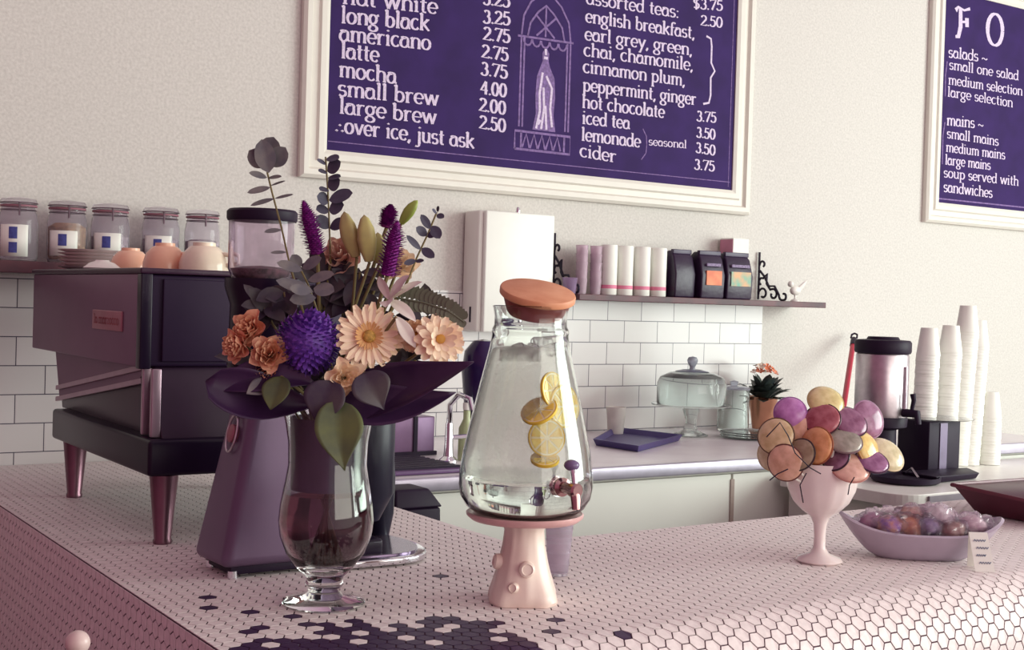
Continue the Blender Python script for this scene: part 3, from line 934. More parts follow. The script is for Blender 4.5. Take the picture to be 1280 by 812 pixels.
LEG = M('leg_steel', (130, 96, 108), 0.3, metal=0.8)
for x, y in ((.80, 2.355), (.80, 2.965), (1.17, 2.36), (1.17, 2.965)):
    MB().lathe([(0, .0), (.017, 0), (.018, .006), (.016, .01), (.027, .13), (0, .13)], (x, y, 1.0), 24).build('leg', LEG, em)
# nameplate with raised letters
np_ = MB().box(MX - .004, MX + .001, 2.50, 2.70, 1.392, 1.432).build('nameplate', M('plate_pink', (168, 112, 124), 0.4, metal=0.3), em, bevel=0.002)
RED = M('plate_red', (150, 34, 62), 0.4)


def side_word(text, y0, y1, z, xh, x, parent, mat):
    W = sum(GL[c][0] for c in text)
    k = (y0 - y1) / W
    mb = MB()
    pen = 0
    for c in text:
        adv, sts = GL[c]
        for st in sts:
            P = [Vector((x, y0 - (pen + a) * k, z + b * xh)) for a, b in st]
            n = len(P)
            Lq, Rq = [], []
            for i in range(n):
                t = (P[min(i + 1, n - 1)] - P[max(i - 1, 0)]).normalized()
                nn = Vector((0, -t.z, t.y)) * (xh * .13)
                Lq.append(P[i] + nn)
                Rq.append(P[i] - nn)
            mb.add(Lq + Rq, [(i, i + 1, n + i + 1, n + i) for i in range(n - 1)])
        pen += adv
    return mb.build('plate_lettering', mat, parent, smooth=False)


side_word('la marzocco' if 'z' in GL else 'la marcocco', 2.685, 2.515, 1.405, .012, MX - .0046, np_, RED)

# cups and plates on the machine
TX = 0.93


def on_machine(px, x=TX):
    return Vector((x, seen(px, 330, 0, x).y, 1.517))


PL = M('stack_plate', (206, 186, 186), 0.3)
pc = on_machine(112, .87)
p0 = None
for k in range(6):
    z = pc.z + k * .0080
    if k == 0:
        p0 = tag(MB().lathe([(0, 0), (.045, 0), (.05, .003), (.072, .009), (.074, .011), (.068, .011), (.048, .006), (0, .005)], (0, 0, 0), 36).build('side_plate', PL), 'white side plate in the stack on the coffee machine', 'plate', 'plates stacked on the coffee machine')
        p0.location = (pc.x, pc.y, z)
    else:
        q = p0.copy()
        COL.objects.link(q)
        q.location = (pc.x, pc.y, z)
s = on_machine(119, .785)
s = Vector((.80, s.y, s.z))
tag(MB().lathe([(0, .004), (.02, .004), (.038, .001), (.04, .003), (.026, .014), (.016, .017), (.014, .020), (0, .020)], s, 32).build('saucer', WHITE), 'white saucer lying upside down in front of the plates', 'saucer')
PEACH = M('peach_glaze', (240, 196, 168), 0.15, col2=(230, 172, 144), scale=8)
CREAM = M('cream_glaze', (238, 222, 200), 0.15)


def up_cup(px, x, r, h, mat, label, handle_dir=None):
    b = on_machine(px, x)
    c = thing('teacup', label, 'cup', b, 'cups upside down on the coffee machine')
    MB().lathe([(r * .97, 0), (r, .001), (r * .99, h * .3), (r * .86, h * .65), (r * .6, h * .9), (r * .46, h * .94), (r * .45, h * 1.06), (r * .41, h * 1.06), (r * .40, h * .96), (0, h * .95), (0, h * .90), (r * .55, h * .84), (r * .8, h * .6), (r * .95, h * .28), (r * .95, 0), (r * .97, 0)], b, 36).build('cup_body', mat, c)
    d = handle_dir or Vector((-.4, .9, 0))
    d = d.normalized()
    MB().tube([b + d * r * .96 + Vector((0, 0, h * .25)), b + d * (r + .018) + Vector((0, 0, h * .32)), b + d * (r + .016) + Vector((0, 0, h * .6)), b + d * r * .84 + Vector((0, 0, h * .66))], .005, 8).build('handle', mat, c)
    return c


up_cup(163, .88, .044, .048, PEACH, 'peach teacup upside down beside the stacked plates', Vector((.9, .4, 0)))
up_cup(206, .90, .046, .056, PEACH, 'round peach teacup with foot ring upside down, middle of the three cups', Vector((.7, -.7, 0)))
up_cup(255, .96, .052, .058, CREAM, 'cream teacup upside down next to the grinder hopper', Vector((.7, -.7, 0)))

# ------------------------------------------------------------------ grinder
gr = thing('coffee_grinder', 'grey steel coffee grinder with clear bean hopper behind the flower vase', 'grinder', (.9, 2.1, 1.0))
GREY = M('grinder_paint', (112, 92, 118), 0.38, metal=0.35, scale=7, var=0.08)
MB().hexa([(.782, 2.0, 1.018), (1.0, 2.0, 1.018), (1.0, 2.135, 1.018), (.776, 2.135, 1.018)],
          [(.838, 2.022, 1.292), (1.0, 2.022, 1.292), (1.0, 2.12, 1.292), (.835, 2.12, 1.292)]).build('casing', GREY, gr, bevel=0.018, seg=5)
MB().box(.80, 1.0, 2.012, 2.125, 1.006, 1.02).build('base_plate', BLACK, gr, bevel=0.002)
for x, y in ((.806, 2.018), (.98, 2.018), (.806, 2.118), (.98, 2.118)):
    MB().lathe([(0, 0), (.009, 0), (.008, .012), (0, .012)], (x, y, 1.0), 14).build('foot', CHROME, gr)
# oval badge on the rear face
bc = Vector((.8225, 2.069, 1.235))
bn = Vector((-.98, 0, .2)).normalized()
MB().lathe([(0, -.006), (.0155, -.006), (.0155, .004), (.012, .006), (0, .006)], bc + bn * .002, 28, axis=bn).build('badge', M('badge_red', (160, 98, 110), 0.4), gr)
mm = MB()
rr = []
for k in range(25):
    a = 2 * PI * k / 24
    rr.append(bc + bn * .004 + Vector((0, 1, 0)) * .020 * cos(a) + Vector((.2, 0, .98)) * .032 * sin(a))
mm.tube(rr, .002, 6, False)
mm.build('badge_ring', STEEL, gr)
HC = seen(326, 345, 1, 2.07)
MB().lathe([(0, 0), (.06, 0), (.064, .02), (.06, .17), (.07, .20), (.07, .215), (0, .215)], (HC.x + .01, 2.07, 1.285), 32).build('motor_housing', BLACKG, gr)
MB().lathe([(.030, .0), (.048, .012), (.056, .03), (.056, .112), (.0545, .112), (.0545, .031), (.047, .014), (.029, .003)], (HC.x, 2.07, 1.486), 36).build('hopper', M('hopper_plastic', (236, 226, 236), 0.03, trans=0.95, ior=1.25), gr)
MB().lathe([(0, 0), (.026, .0), (.045, .012), (.052, .026), (.03, .030), (0, .032)], (HC.x, 2.07, 1.4905), 28, fn=lambda a, z: 1 + .03 * mnoise.noise(Vector((cos(a) * 4, sin(a) * 4, z * 80)))).build('beans', M('coffee_beans', (150, 104, 110), 0.5, scale=120, var=0.7), gr)
MB().lathe([(0, .112), (.058, .112), (.060, .116), (.060, .128), (.056, .132), (0, .134)], (HC.x, 2.07, 1.486), 36).build('hopper_lid', BLACK, gr)
# doser, spout and catch tray
MB().lathe([(0, .0), (.03, 0), (.045, .03), (.055, .05), (.055, .19), (.05, .2), (0, .2)], (1.075, 2.075, 1.07), 32).build('doser', M('doser_dark', (30, 28, 46), 0.35, spec=.3), gr)
MB().tube([(1.165, 2.18, 1.018), (1.166, 2.18, 1.06), (1.164, 2.18, 1.13), (1.158, 2.175, 1.2), (1.15, 2.17, 1.29)], [.02, .027, .03, .026, .024], 18).build('column', M('doser_dark', (34, 34, 52)), gr)
tp = []
for k in range(13):
    a = -PI / 2 + PI * k / 12
    tp.append((1.10 + .098 * cos(a) ** .8 if cos(a) > 0 else 1.10, 2.10 + .125 * sin(a), 1.004))
tp += [(1.0, 2.22, 1.004), (1.0, 1.98, 1.004)]
MB().prism(tp, (0, 0, .012)).build('catch_tray', CHROME, gr, bevel=0.003)
MB().prism([(1.09 + (x - 1.09) * .86, 2.10 + (y - 2.10) * .86, 1.0165) for x, y, z in tp], (0, 0, .004)).build('tray_mat', M('tray_inside', (120, 104, 128), 0.15, metal=0.8), gr)
MB().box(1.0, 1.085, 2.01, 2.19, 1.016, 1.045).build('fork_block', BLACKG, gr, bevel=0.006)

# ------------------------------------------------------------------ glass vase
VB = Vector((.862, 1.785, 1.0))
va = thing('flower_vase', 'tall footed glass vase of dark water holding the bouquet', 'vase', VB)
out = [(0, 0.0012), (.060, .0012), (.0635, .004), (.060, .008), (.03, .014), (.0245, .020), (.026, .027), (.030, .032), (.0275, .038), (.030, .044), (.044, .058), (.060, .08), (.0705, .107), (.073, .13), (.0705, .155), (.064, .19), (.060, .215), (.061, .25), (.066, .28), (.072, .305)]
inn = [(.0695, .305), (.0635, .28), (.0585, .25), (.0575, .215), (.0615, .19), (.068, .155), (.0705, .13), (.068, .107), (.0575, .082), (.04, .062), (.02, .054), (0, .052)]
MB().lathe(out + inn, VB, 56).build('vase_glass', GLASS, va)
wt = [(0, .0526), (.02, .0546), (.0394, .0626), (.0569, .0826), (.0674, .107), (.0699, .13), (.0674, .155), (.064, .172), (0, .172)]
MB().lathe(wt, VB, 48).build('vase_water', M('dark_vase_water', (116, 66, 80), 0.0, trans=1.0, ior=1.33, var=0.05), va)

# ------------------------------------------------------------------ bouquet
NECK = VB + Vector((0, 0, .26))
G_DARK = M('leaf_dark', (82, 76, 78), 0.45, col2=(60, 50, 68), scale=30)
G_EUC = M('leaf_eucalyptus', (126, 122, 120), 0.6, col2=(98, 96, 104), scale=40)
G_EUC2 = M('leaf_eucalyptus_blue', (84, 84, 100), 0.6, col2=(70, 66, 86), scale=40)
G_GREEN = M('leaf_green', (92, 98, 56), 0.45, col2=(70, 76, 54), scale=25)
G_FERN = M('fern_green', (104, 108, 90), 0.5)
G_TI = M('leaf_ti', (66, 40, 76), 0.3, col2=(50, 28, 60), scale=12)
STEM = M('stem_green', (128, 116, 76), 0.5)
TOC = -FWD


def leaf(mb, p0, p1, width, bend=Vector((0, 0, 0)), nrm=None, fold=.15, n=8, k=4, shape=1.0, curl=0.0, tip=.75):
    p0, p1 = Vector(p0), Vector(p1)
    c = (p0 + p1) / 2 + Vector(bend)
    nrm = Vector(nrm) if nrm is not None else TOC.copy()

    def f(u, v):
        q = p0 * (1 - v) ** 2 + c * 2 * v * (1 - v) + p1 * v * v
        t = ((c - p0) * (1 - v) + (p1 - c) * v).normalized()
        sd = t.cross(nrm).normalized()
        up = sd.cross(t)
        ww = width * (sin(PI * min(1, max(0.0, v ** shape))) ** (.75 if v ** shape < .5 else tip) + .02)
        s_ = (u - .5) * 2
        return q + sd * s_ * ww / 2 * cos(curl * s_) + up * (abs(s_) * fold * ww + curl * s_ * s_ * ww * .3)
    mb.grid(f, k * 2, n)
    return mb


def stem_to_vase(p, jitter=None, r=.0024, mat=None):
    j = jitter or Vector((random.uniform(-1, 1), random.uniform(-1, 1), 0)) * .028
    b = VB + Vector((j.x * .8, j.y * .8, .066))
    nk = NECK + Vector((-j.x * .9, -j.y * .9, -.03))
    ctl = nk + Vector((0, 0, .06))
    pts = [b, b.lerp(nk, .5), nk]
    for i in range(1, 7):
        t = i / 6
        pts.append(nk * (1 - t) ** 2 + ctl * 2 * t * (1 - t) + Vector(p) * t * t)
    return MB().tube(pts, r, 7)


def add_stem(p, parent, **k):
    return stem_to_vase(p, **k).build('stem', STEM, parent)


def root_at(name, label, cat, p, group=None):
    return thing(name, label, cat, p, group)


def facing(dx=0, dy=0):
    return (TOC + RGT * dx + UPV * dy).normalized()


def flower_frame(n):
    Q = n.to_track_quat('Z', 'Y').to_matrix()
    return Q


def petal_ring(mb, c, Q, r0, r1, count, w, lift0, lift1, phase=0, jit=.08, nv=4):
    hub = [c + Q @ Vector((r0 * .8 * cos(2 * PI * k / count), r0 * .8 * sin(2 * PI * k / count), lift0)) for k in range(count)]
    mb.add(hub, [tuple(range(count))])
    for k in range(count):
        a = 2 * PI * (k + phase) / count + random.uniform(-.06, .06)
        R = r1 * random.uniform(1 - jit, 1 + jit * .5)
        z1 = lift1 + random.uniform(-.15, .15) * abs(R - r0) * .5

        def f(u, v):
            rr = r0 * .75 + (R - r0 * .75) * v
            ww = w * (.45 + .75 * v) * (1 if v < .75 else math.sqrt(max(0.05, 1 - ((v - .75) / .27) ** 2)))
            s_ = (u - .5) * 2
            z = lift0 + (z1 - lift0) * v ** 1.4 + .18 * w * s_ * s_
            return c + Q @ Vector((rr * cos(a) - s_ * ww * .5 * sin(a), rr * sin(a) + s_ * ww * .5 * cos(a), z))
        mb.grid(f, 2, nv)
    return mb


# gerbera
D0 = 1.86
c = spot(461, 421, D0)
n = facing(.15, .12)
ge = root_at('gerbera', 'large cream gerbera daisy at the centre of the bouquet', 'flower', c)
Q = flower_frame(n)
PET = M('gerbera_petal', (254, 236, 208), 0.55, col2=(250, 226, 196), scale=60)
m3 = petal_ring(MB(), c, Q, .012, .050, 22, .0125, 0, .004)
petal_ring(m3, c, Q, .012, .044, 20, .011, .003, .011, .5)
m3.build('petals', PET, ge)
m3 = petal_ring(MB(), c, Q, .007, .021, 26, .0042, .007, .016, .3)
m3.build('inner_petals', M('gerbera_inner', (240, 190, 130), 0.6), ge)
MB().ball(c + Q @ Vector((0, 0, .010)), (.0095, .0095, .006), 18, 8, axis=n).build('flower_centre', M('gerbera_eye', (214, 170, 86), 0.7, scale=200, var=.5), ge)
add_stem(c - n * .003, ge)

# purple pompon chrysanthemum
c = spot(385, 428, D0 + .0)
mu = root_at('chrysanthemum', 'round purple pompon chrysanthemum left of the gerbera', 'flower', c)
PUR = M('mum_petal', (128, 74, 182), 0.5, col2=(80, 40, 140), scale=110)
m3 = MB().ball(c, .038, 24, 16)
for i in range(330):
    t = math.acos(1 - 2 * (i + .5) / 330)
    a = PI * (1 + 5 ** .5) * i
    d = Vector((sin(t) * cos(a), sin(t) * sin(a), cos(t)))
    s_ = d.cross(Vector((.3, .2, 1))).normalized()
    q = d.cross(s_)
    b0, tip = c + d * .036, c + d * (.0505 + random.uniform(-.003, .003)) + q * random.uniform(-.004, .004)
    md = c + d * .047
    m3.add([b0 - s_ * .003, b0 + s_ * .003, md + s_ * .0034 + q * .002, tip, md - s_ * .0034 + q * .002], [(0, 1, 2, 4), (4, 2, 3)])
m3.build('petals', PUR, mu, smooth=False)
add_stem(c - Vector((0, 0, .036)), mu)


def ruffle(name, label, px, py, dep, r, n, col, col2, layers=5, group=None):
    c = spot(px, py, dep)
    ro = root_at(name, label, 'flower', c, group)
    Q = flower_frame(n)
    m3 = MB()
    sd = random.uniform(0, 50)
    for L_ in range(layers):
        k = L_ / (layers - 1)
        R = r * (1 - .78 * k)
        H = r * (.45 + .35 * k)
        ph = random.uniform(0, 6)

        def f(u, v, R=R, H=H, ph=ph, k=k):
            a = 2 * PI * u
            ru = 1 + .16 * sin(5 * a + ph) * v + .10 * mnoise.noise(Vector((cos(a) * 3, sin(a) * 3, sd + k * 9))) * v * 2
            rad_ = max(.001, R * (.12 + .88 * v ** .6) * ru)
            z = -r * .5 + (H + r * .25) * v ** 1.3 + r * .10 * sin(7 * a + ph * 2) * v
            if k < .3:
                z -= r * .25 * v
            return c + Q @ Vector((rad_ * cos(a), rad_ * sin(a), z))
        m3.grid(f, 40, 6, True)
    m3.build('petals', M(name + '_petal_' + str(col), col, 0.6, col2=col2, scale=70), ro)
    MB().lathe([(0, -r * .9), (r * .25, -r * .8), (r * .35, -r * .5), (r * .2, -r * .42), (0, -r * .42)], c, 14, axis=n).build('calyx', G_GREEN, ro)
    add_stem(c - n * r * .85, ro)
    return ro


PC1, PC2 = (240, 190, 156), (226, 164, 136)
ruffle('carnation', 'peach carnation highest at the left edge of the bouquet', 309, 410, 1.87, .026, facing(-.3, .3), PC1, PC2, 6, 'peach carnations')
ruffle('carnation', 'peach carnation lowest at the far left above the dark leaf', 293, 432, 1.86, .024, facing(-.7, -.1), PC1, PC2, 6, 'peach carnations')
ruffle('rose', 'peach rose just left of the purple pompon', 336, 441, 1.83, .027, facing(.1, .25), (238, 194, 162), (222, 168, 140), 6)
ruffle('rose', 'small peach rose hanging under the left peach rose', 333, 466, 1.84, .018, facing(0, -.4), (236, 184, 156), (218, 156, 132), 4)
ruffle('lisianthus', 'cream lisianthus cup below the gerbera', 432, 472, 1.81, .026, facing(.25, .05), (252, 236, 210), (244, 218, 192), 4)
ruffle('rose', 'faded peach rose tucked in above the pompon near the lily buds', 425, 318, 1.93, .030, facing(-.2, .5), (240, 208, 186), (224, 184, 164), 4)
ruffle('carnation', 'cream carnation above the grinder hopper side of the bouquet', 500, 330, 1.92, .026, facing(.3, .4), (250, 234, 210), (238, 216, 192), 4, 'cream carnations')

# cream chrysanthemum at right
for px, py, dep, r, lab, dxy in ((549, 424, 1.85, .040, 'cream chrysanthemum at the right end of the bouquet', (.35, .1)),
                                 (519, 420, 1.88, .026, 'peach chrysanthemum between the gerbera and the right-hand bloom', (.1, -.1))):
    c = spot(px, py, dep)
    n = facing(*dxy)
    Q = flower_frame(n)
    f_ = root_at('chrysanthemum', lab, 'flower', c)
    m3 = petal_ring(MB(), c, Q, .008, r, 14, .015, -.004, -.002)
    petal_ring(m3, c, Q, .008, r * .82, 12, .013, .0, .012, .5)
    petal_ring(m3, c, Q, .006, r * .5, 9, .010, .004, .02, .2)
    m3.build('petals', M('cream_mum' if r > .03 else 'peach_mum', (254, 238, 214) if r > .03 else (244, 206, 168), 0.55, col2=(244, 214, 186), scale=50), f_)
    MB().ball(c + n * .008, (.007, .007, .005), 14, 8, axis=n).build('flower_centre', M('mum_eye', (206, 150, 70), 0.7), f_)
    add_stem(c - n * .006, f_)


# lily buds
def bud(p0, p1, r, label, col, name='lily_bud', group='lily buds'):
    p0, p1 = Vector(p0), Vector(p1)
    b = root_at(name, label, 'flower bud', p0, group)
    ax = p1 - p0
    L_ = ax.length
    MB().lathe([(0, 0), (r * .5, L_ * .04), (r * .82, L_ * .25), (r, L_ * .5), (r * .86, L_ * .72), (r * .45, L_ * .92), (0, L_)], p0, 24, axis=ax, fn=lambda a, z: 1 + .12 * cos(3 * a)).build('bud', col, b)
    add_stem(p0, b)
    return b


LB = M('lily_bud_skin', (186, 178, 112), 0.4, col2=(160, 150, 104), scale=24)
bud(spot(446, 322, 1.88), spot(430, 264, 1.86), .0135, 'olive lily bud leaning left, leftmost of the group', LB)
bud(spot(462, 328, 1.87), spot(455, 268, 1.85), .0135, 'olive lily bud standing upright in the middle of the group', LB)
bud(spot(474, 330, 1.89), spot(472, 290, 1.88), .0105, 'short olive lily bud beside the right purple spike', LB)
bud(spot(501, 280, 1.90), spot(522, 250, 1.89), .0085, 'bright green lily bud tip above the right purple spike', M('green_bud', (150, 168, 78), 0.4))


# liatris spikes
def spike(p0, p1, r, label):
    p0, p1 = Vector(p0), Vector(p1)
    s_ = root_at('liatris', label, 'flower', p0, 'purple liatris spikes')
    ax = (p1 - p0)
    L_ = ax.length
    Q = ax.to_track_quat('Z', 'Y').to_matrix()
    m3 = MB().lathe([(0, 0), (r * .6, .002), (r * .6, L_ * .68), (r * .2, L_ * .95), (0, L_)], p0, 12, axis=ax)
    for i in range(300):
        z = L_ * i / 300
        a = i * 2.4
        kz = 1 if z < L_ * .68 else max(.12, 1 - (z / L_ - .68) * 2.9)
        rr = r * 1.1 * kz
        d = Q @ Vector((cos(a), sin(a), .35))
        s2 = Q @ Vector((-sin(a), cos(a), 0))
        b0 = p0 + Q @ Vector((r * .5 * kz * cos(a), r * .5 * kz * sin(a), z))
        tip = b0 + d.normalized() * rr * random.uniform(.35, .72)
        m3.add([b0 - s2 * .0026, b0 + s2 * .0026, tip + s2 * .0034, tip - s2 * .0034], [(0, 1, 2, 3)])
    m3.build('florets', M('liatris_purple', (164, 36, 158), 0.6, col2=(112, 22, 120), scale=140), s_, smooth=False)
    add_stem(p0, s_, r=.003)


spike(spot(397, 318, 1.90), spot(379, 250, 1.89), .0150, 'magenta flower spike left of the lily buds')
spike(spot(484, 345, 1.86), spot(497, 275, 1.85), .0165, 'tall magenta flower spike right of the lily buds')
spike(spot(483, 285, 1.93), spot(489, 255, 1.93), .0125, 'short magenta spike tip rising behind the right one')


# eucalyptus
def euc(path, label, leaves, mat, round_=True):
    """path: photo points with depth; leaves: (t, dx, dy, length, width) drawn to both sides"""
    P = [spot(*q) for q in path]
    e = root_at('eucalyptus_sprig', label, 'foliage', P[0], 'eucalyptus sprigs')
    m3 = MB()
    m3.tube(P, .0014, 6)
    m3.build('twig', STEM, e)
    stem_to_vase(P[0], r=.002).build('stem', STEM, e)
    for lx0, ly0, lx1, ly1, dep, wd, nr in leaves:
        g = MB()
        leaf(g, spot(lx0, ly0, dep), spot(lx1, ly1, dep - .01), wd, nrm=nr, fold=.06, shape=.95, tip=.5)
        g.build('leaf', mat, e)


euc([(362, 330, 1.90), (352, 285, 1.89), (340, 240, 1.88), (334, 215, 1.88)], 'tall grey-green eucalyptus sprig with round leaves at top left',
    [(336, 216, 327, 174, 1.87, .030, facing(.1, .1)), (334, 208, 311, 188, 1.88, .028, facing(-.3, .1)), (338, 208, 357, 184, 1.88, .028, facing(.4, .1)), (333, 200, 342, 171, 1.90, .032, facing(.1, .2)),
     (334, 222, 311, 216, 1.87, .018, facing(0, 1.2)), (335, 222, 352, 221, 1.88, .012, facing(0, 1.2)), (338, 234, 309, 241, 1.86, .014, facing(0, .9)), (338, 232, 357, 226, 1.88, .008, facing(0, 1.3)),
     (343, 248, 313, 257, 1.86, .012, facing(0, 1.2)), (343, 248, 367, 243, 1.88, .009, facing(0, 1.2)), (352, 287, 330, 290, 1.87, .012, facing(0, 1.2)), (358, 315, 338, 316, 1.87, .010, facing(0, 1.4))], G_EUC)
euc([(413, 325, 1.92), (412, 290, 1.92), (410, 240, 1.92), (407, 196, 1.92)], 'dark blue-green eucalyptus sprig rising under the menu board',
    [(408, 198, 424, 198, 1.91, 0.0188, facing(0, 1.0)), (408, 205, 396, 200, 1.92, 0.0130, facing(0, 1.0)), (409, 214, 426, 202, 1.91, 0.0247, facing(0, .5)), (409, 215, 398, 214, 1.92, 0.0145, facing(0, 1)),
     (410, 222, 426, 221, 1.91, 0.0159, facing(0, 1.1)), (410, 234, 425, 224, 1.91, 0.0261, facing(0, .4)), (410, 236, 400, 238, 1.92, 0.0174, facing(0, 1)), (411, 250, 441, 241, 1.90, 0.0261, facing(0, .7)),
     (411, 252, 396, 245, 1.92, 0.0232, facing(0, .6)), (411, 262, 430, 256, 1.90, 0.0261, facing(0, .5)), (411, 262, 395, 262, 1.92, 0.0203, facing(0, .7)), (412, 285, 395, 270, 1.92, .02, facing(0, .5)), (412, 285, 433, 275, 1.91, .02, facing(0, .5))], G_EUC2)
euc([(510, 350, 1.88), (521, 322, 1.88), (535, 292, 1.88), (546, 265, 1.88)], 'small dark eucalyptus sprig at the upper right of the bouquet',
    [(546, 268, 555, 272, 1.87, .010, facing(0, .4)), (546, 266, 540, 262, 1.87, .008, facing(0, .5)), (546, 264, 549, 258, 1.88, .007, facing(0, .4)), (540, 282, 550, 298, 1.86, .016, facing(0, .2)),
     (538, 286, 526, 268, 1.87, .012, facing(0, .3)), (534, 294, 520, 284, 1.87, .014, facing(0, .3)), (534, 296, 548, 288, 1.87, .012, facing(0, .4)), (527, 310, 543, 322, 1.86, .014, facing(0, .3)),
     (526, 312, 508, 294, 1.87, .010, facing(0, .4)), (520, 325, 505, 330, 1.87, .010, facing(0, .4)), (519, 326, 530, 326, 1.87, .008, facing(0, .6))], G_EUC2)
euc([(400, 400, 1.88), (392, 375, 1.87), (385, 355, 1.86), (375, 335, 1.86)], 'drooping grey eucalyptus sprig over the purple pompon',
    [(392, 365, 345, 350, 1.84, .022, facing(0, .8)), (385, 350, 418, 342, 1.85, .02, facing(0, .8)), (395, 372, 362, 375, 1.83, .024, facing(0, .7)), (392, 360, 418, 364, 1.84, .024, facing(0, .6)),
     (378, 338, 346, 328, 1.85, .018, facing(0, .7)), (378, 335, 402, 322, 1.86, .02, facing(0, .6)), (388, 365, 362, 360, 1.82, .02, facing(.2, .8)), (375, 335, 365, 318, 1.87, .018, facing(0, .4))], G_EUC)


def leaf_thing(label, p0, p1, width, mat, bend=Vector((0, 0, 0)), nrm=None, fold=.15, shape=1.0, curl=0.0, group=None, name='foliage_leaf', stem_=True, thick=.0006, tip=1.0):
    p0, p1 = Vector(p0), Vector(p1)
    l_ = root_at(name, label, 'leaf', p0, group)
    o = leaf(MB(), p0, p1, width, bend, nrm, fold, 14, 5, shape, curl, tip).build('blade', mat, l_)
    sd = o.modifiers.new('thick', 'SOLIDIFY')
    sd.thickness = thick
    if stem_:
        add_stem(p0 + (p1 - p0) * .02, l_)
    return l_


# big dark ti leaves folded at both sides of the vase mouth
leaf_thing('broad dark purple leaf reaching out to the right of the vase', spot(425, 505, 1.88), spot(592, 452, 1.80), .088, G_TI, bend=Vector((0, 0, -.01)), nrm=facing(.1, .5), fold=.02, shape=.62, curl=.5)
leaf_thing('broad dark purple leaf folded low to the right under the gerbera', spot(410, 500, 1.84), spot(570, 490, 1.84), .062, G_TI, bend=Vector((0, 0, -.025)), nrm=facing(0, .2), fold=.05, shape=.7, curl=.3)
leaf_thing('broad dark purple leaf looping left over the grinder', spot(400, 505, 1.86), spot(257, 476, 1.82), .085, G_TI, bend=Vector((0, 0, -.02)), nrm=facing(-.1, .35), fold=.03, shape=1.5, curl=.6, tip=.45)
leaf_thing('dark purple leaf tucked under the left peach flowers', spot(395, 480, 1.84), spot(268, 488, 1.83), .055, G_TI, bend=Vector((0, 0, .03)), nrm=facing(0, .6), fold=.05, shape=1.2, curl=.3)
leaf_thing('green pointed leaf hanging down in front of the vase', spot(424, 500, 1.79), spot(431, 588, 1.76), .066, G_GREEN, bend=TOC * .012 - RGT * .006, nrm=facing(.2, .1), fold=.12, shape=.75, tip=1.3)
leaf_thing('dark green pointed leaf below the cream lisianthus', spot(415, 475, 1.80), spot(396, 532, 1.79), .060, G_DARK, bend=TOC * .012, nrm=facing(-.2, .1), fold=.12, shape=.75, tip=1.4)
leaf_thing('dark green leaf hanging right of the lisianthus', spot(455, 465, 1.81), spot(480, 512, 1.80), .055, G_DARK, bend=TOC * .012, nrm=facing(.2, .1), fold=.12, shape=.75, tip=1.4)
leaf_thing('green leaf below the small peach rose', spot(352, 470, 1.83), spot(338, 512, 1.80), .04, G_GREEN, bend=TOC * .01, nrm=facing(-.1, .1), fold=.1, shape=.8)
leaf_thing('grey leaf under the small peach rose at left', spot(345, 475, 1.84), spot(308, 492, 1.81), .03, G_EUC, nrm=facing(-.1, .5), fold=.08)
# white lily petals seen from the side
c = spot(486, 375, 1.86)
ly = root_at('lily', 'open white lily seen from the side above the gerbera', 'flower', c)
WL = M('lily_white', (242, 236, 226), 0.5, col2=(226, 218, 208), scale=20)
for px, py, wd, nr in ((474, 345, .018, facing(-.6, .2)), (512, 344, .018, facing(.2, 1.0)), (528, 352, .014, facing(0, .8)), (520, 402, .018, facing(.5, .2)), (482, 384, .022, facing(-.3, .1)), (503, 362, .016, facing(.1, .9))):
    leaf(MB(), c, spot(px, py, 1.84), wd, UPV * .006, nr, .12).build('petal', WL, ly)
add_stem(c, ly)
leaf_thing('narrow white petal-like leaf beside the gerbera top', spot(495, 395, 1.84), spot(520, 435, 1.84), .02, WL, nrm=facing(.4, .1))
# fern frond at right
P = [spot(495, 372, 1.87), spot(530, 378, 1.86), spot(560, 388, 1.85), spot(580, 402, 1.85)]
fr = root_at('fern_frond', 'toothed green fern frond above the right-hand cream bloom', 'foliage', P[0])
m3 = MB().tube(P, .0016, 6)
for i in range(16):
    t = (i + 1) / 17 * 3
    k = min(int(t), 2)
    q = P[k].lerp(P[k + 1], t - k)
    d = (P[k + 1] - P[k]).normalized()
    L_ = .026 * (1 - .45 * i / 16)
    for s_ in (1, -1):
        leaf(m3, q, q + (UPV * s_ + d * .55).normalized() * L_ * (1 if s_ > 0 else .8), .012, nrm=facing(0, .2), fold=.05, n=5, k=2)
m3.build('frond', G_FERN, fr)
add_stem(P[0], fr)

# dark leafy filler branches that give the bouquet its mass
FILL = [((330, 385), 'left edge beside the peach carnations'), ((355, 365), 'left of the drooping eucalyptus'), ((400, 345), 'behind the left purple spike'), ((440, 365), 'behind the gerbera'),
        ((450, 340), 'under the lily buds'), ((535, 395), 'right edge beside the fern'), ((520, 450), 'under the right cream bloom'), ((385, 480), 'under the pompon'),
        ((310, 455), 'low at the far left'), ((480, 475), 'between lisianthus and dark leaf'), ((470, 395), 'above the gerbera')]
for (px, py), where in FILL:
    p = spot(px, py, 1.93)
    g = root_at('foliage_branch', 'dark leafy filler branch ' + where, 'foliage', p, 'dark filler branches')
    m3 = MB()
    tw = stem_to_vase(p, r=.002)
    tw.build('stem', STEM, g)
    for i in range(13):
        a = random.uniform(0, 2 * PI)
        el = random.uniform(-.3, 1.1)
        d = (RGT * cos(a) + UPV * sin(a) * .8 + TOC * random.uniform(-.3, .6)).normalized()
        b0 = p + (NECK + Vector((0, 0, .1)) - p) * (i % 5) * .06
        leaf(m3, b0, b0 + d * random.uniform(.035, .055), random.uniform(.018, .026), UPV * .004, facing(random.uniform(-.6, .6), random.uniform(-.2, .9)), .1, n=6, k=2)
    m3.build('leaves', G_DARK, g)
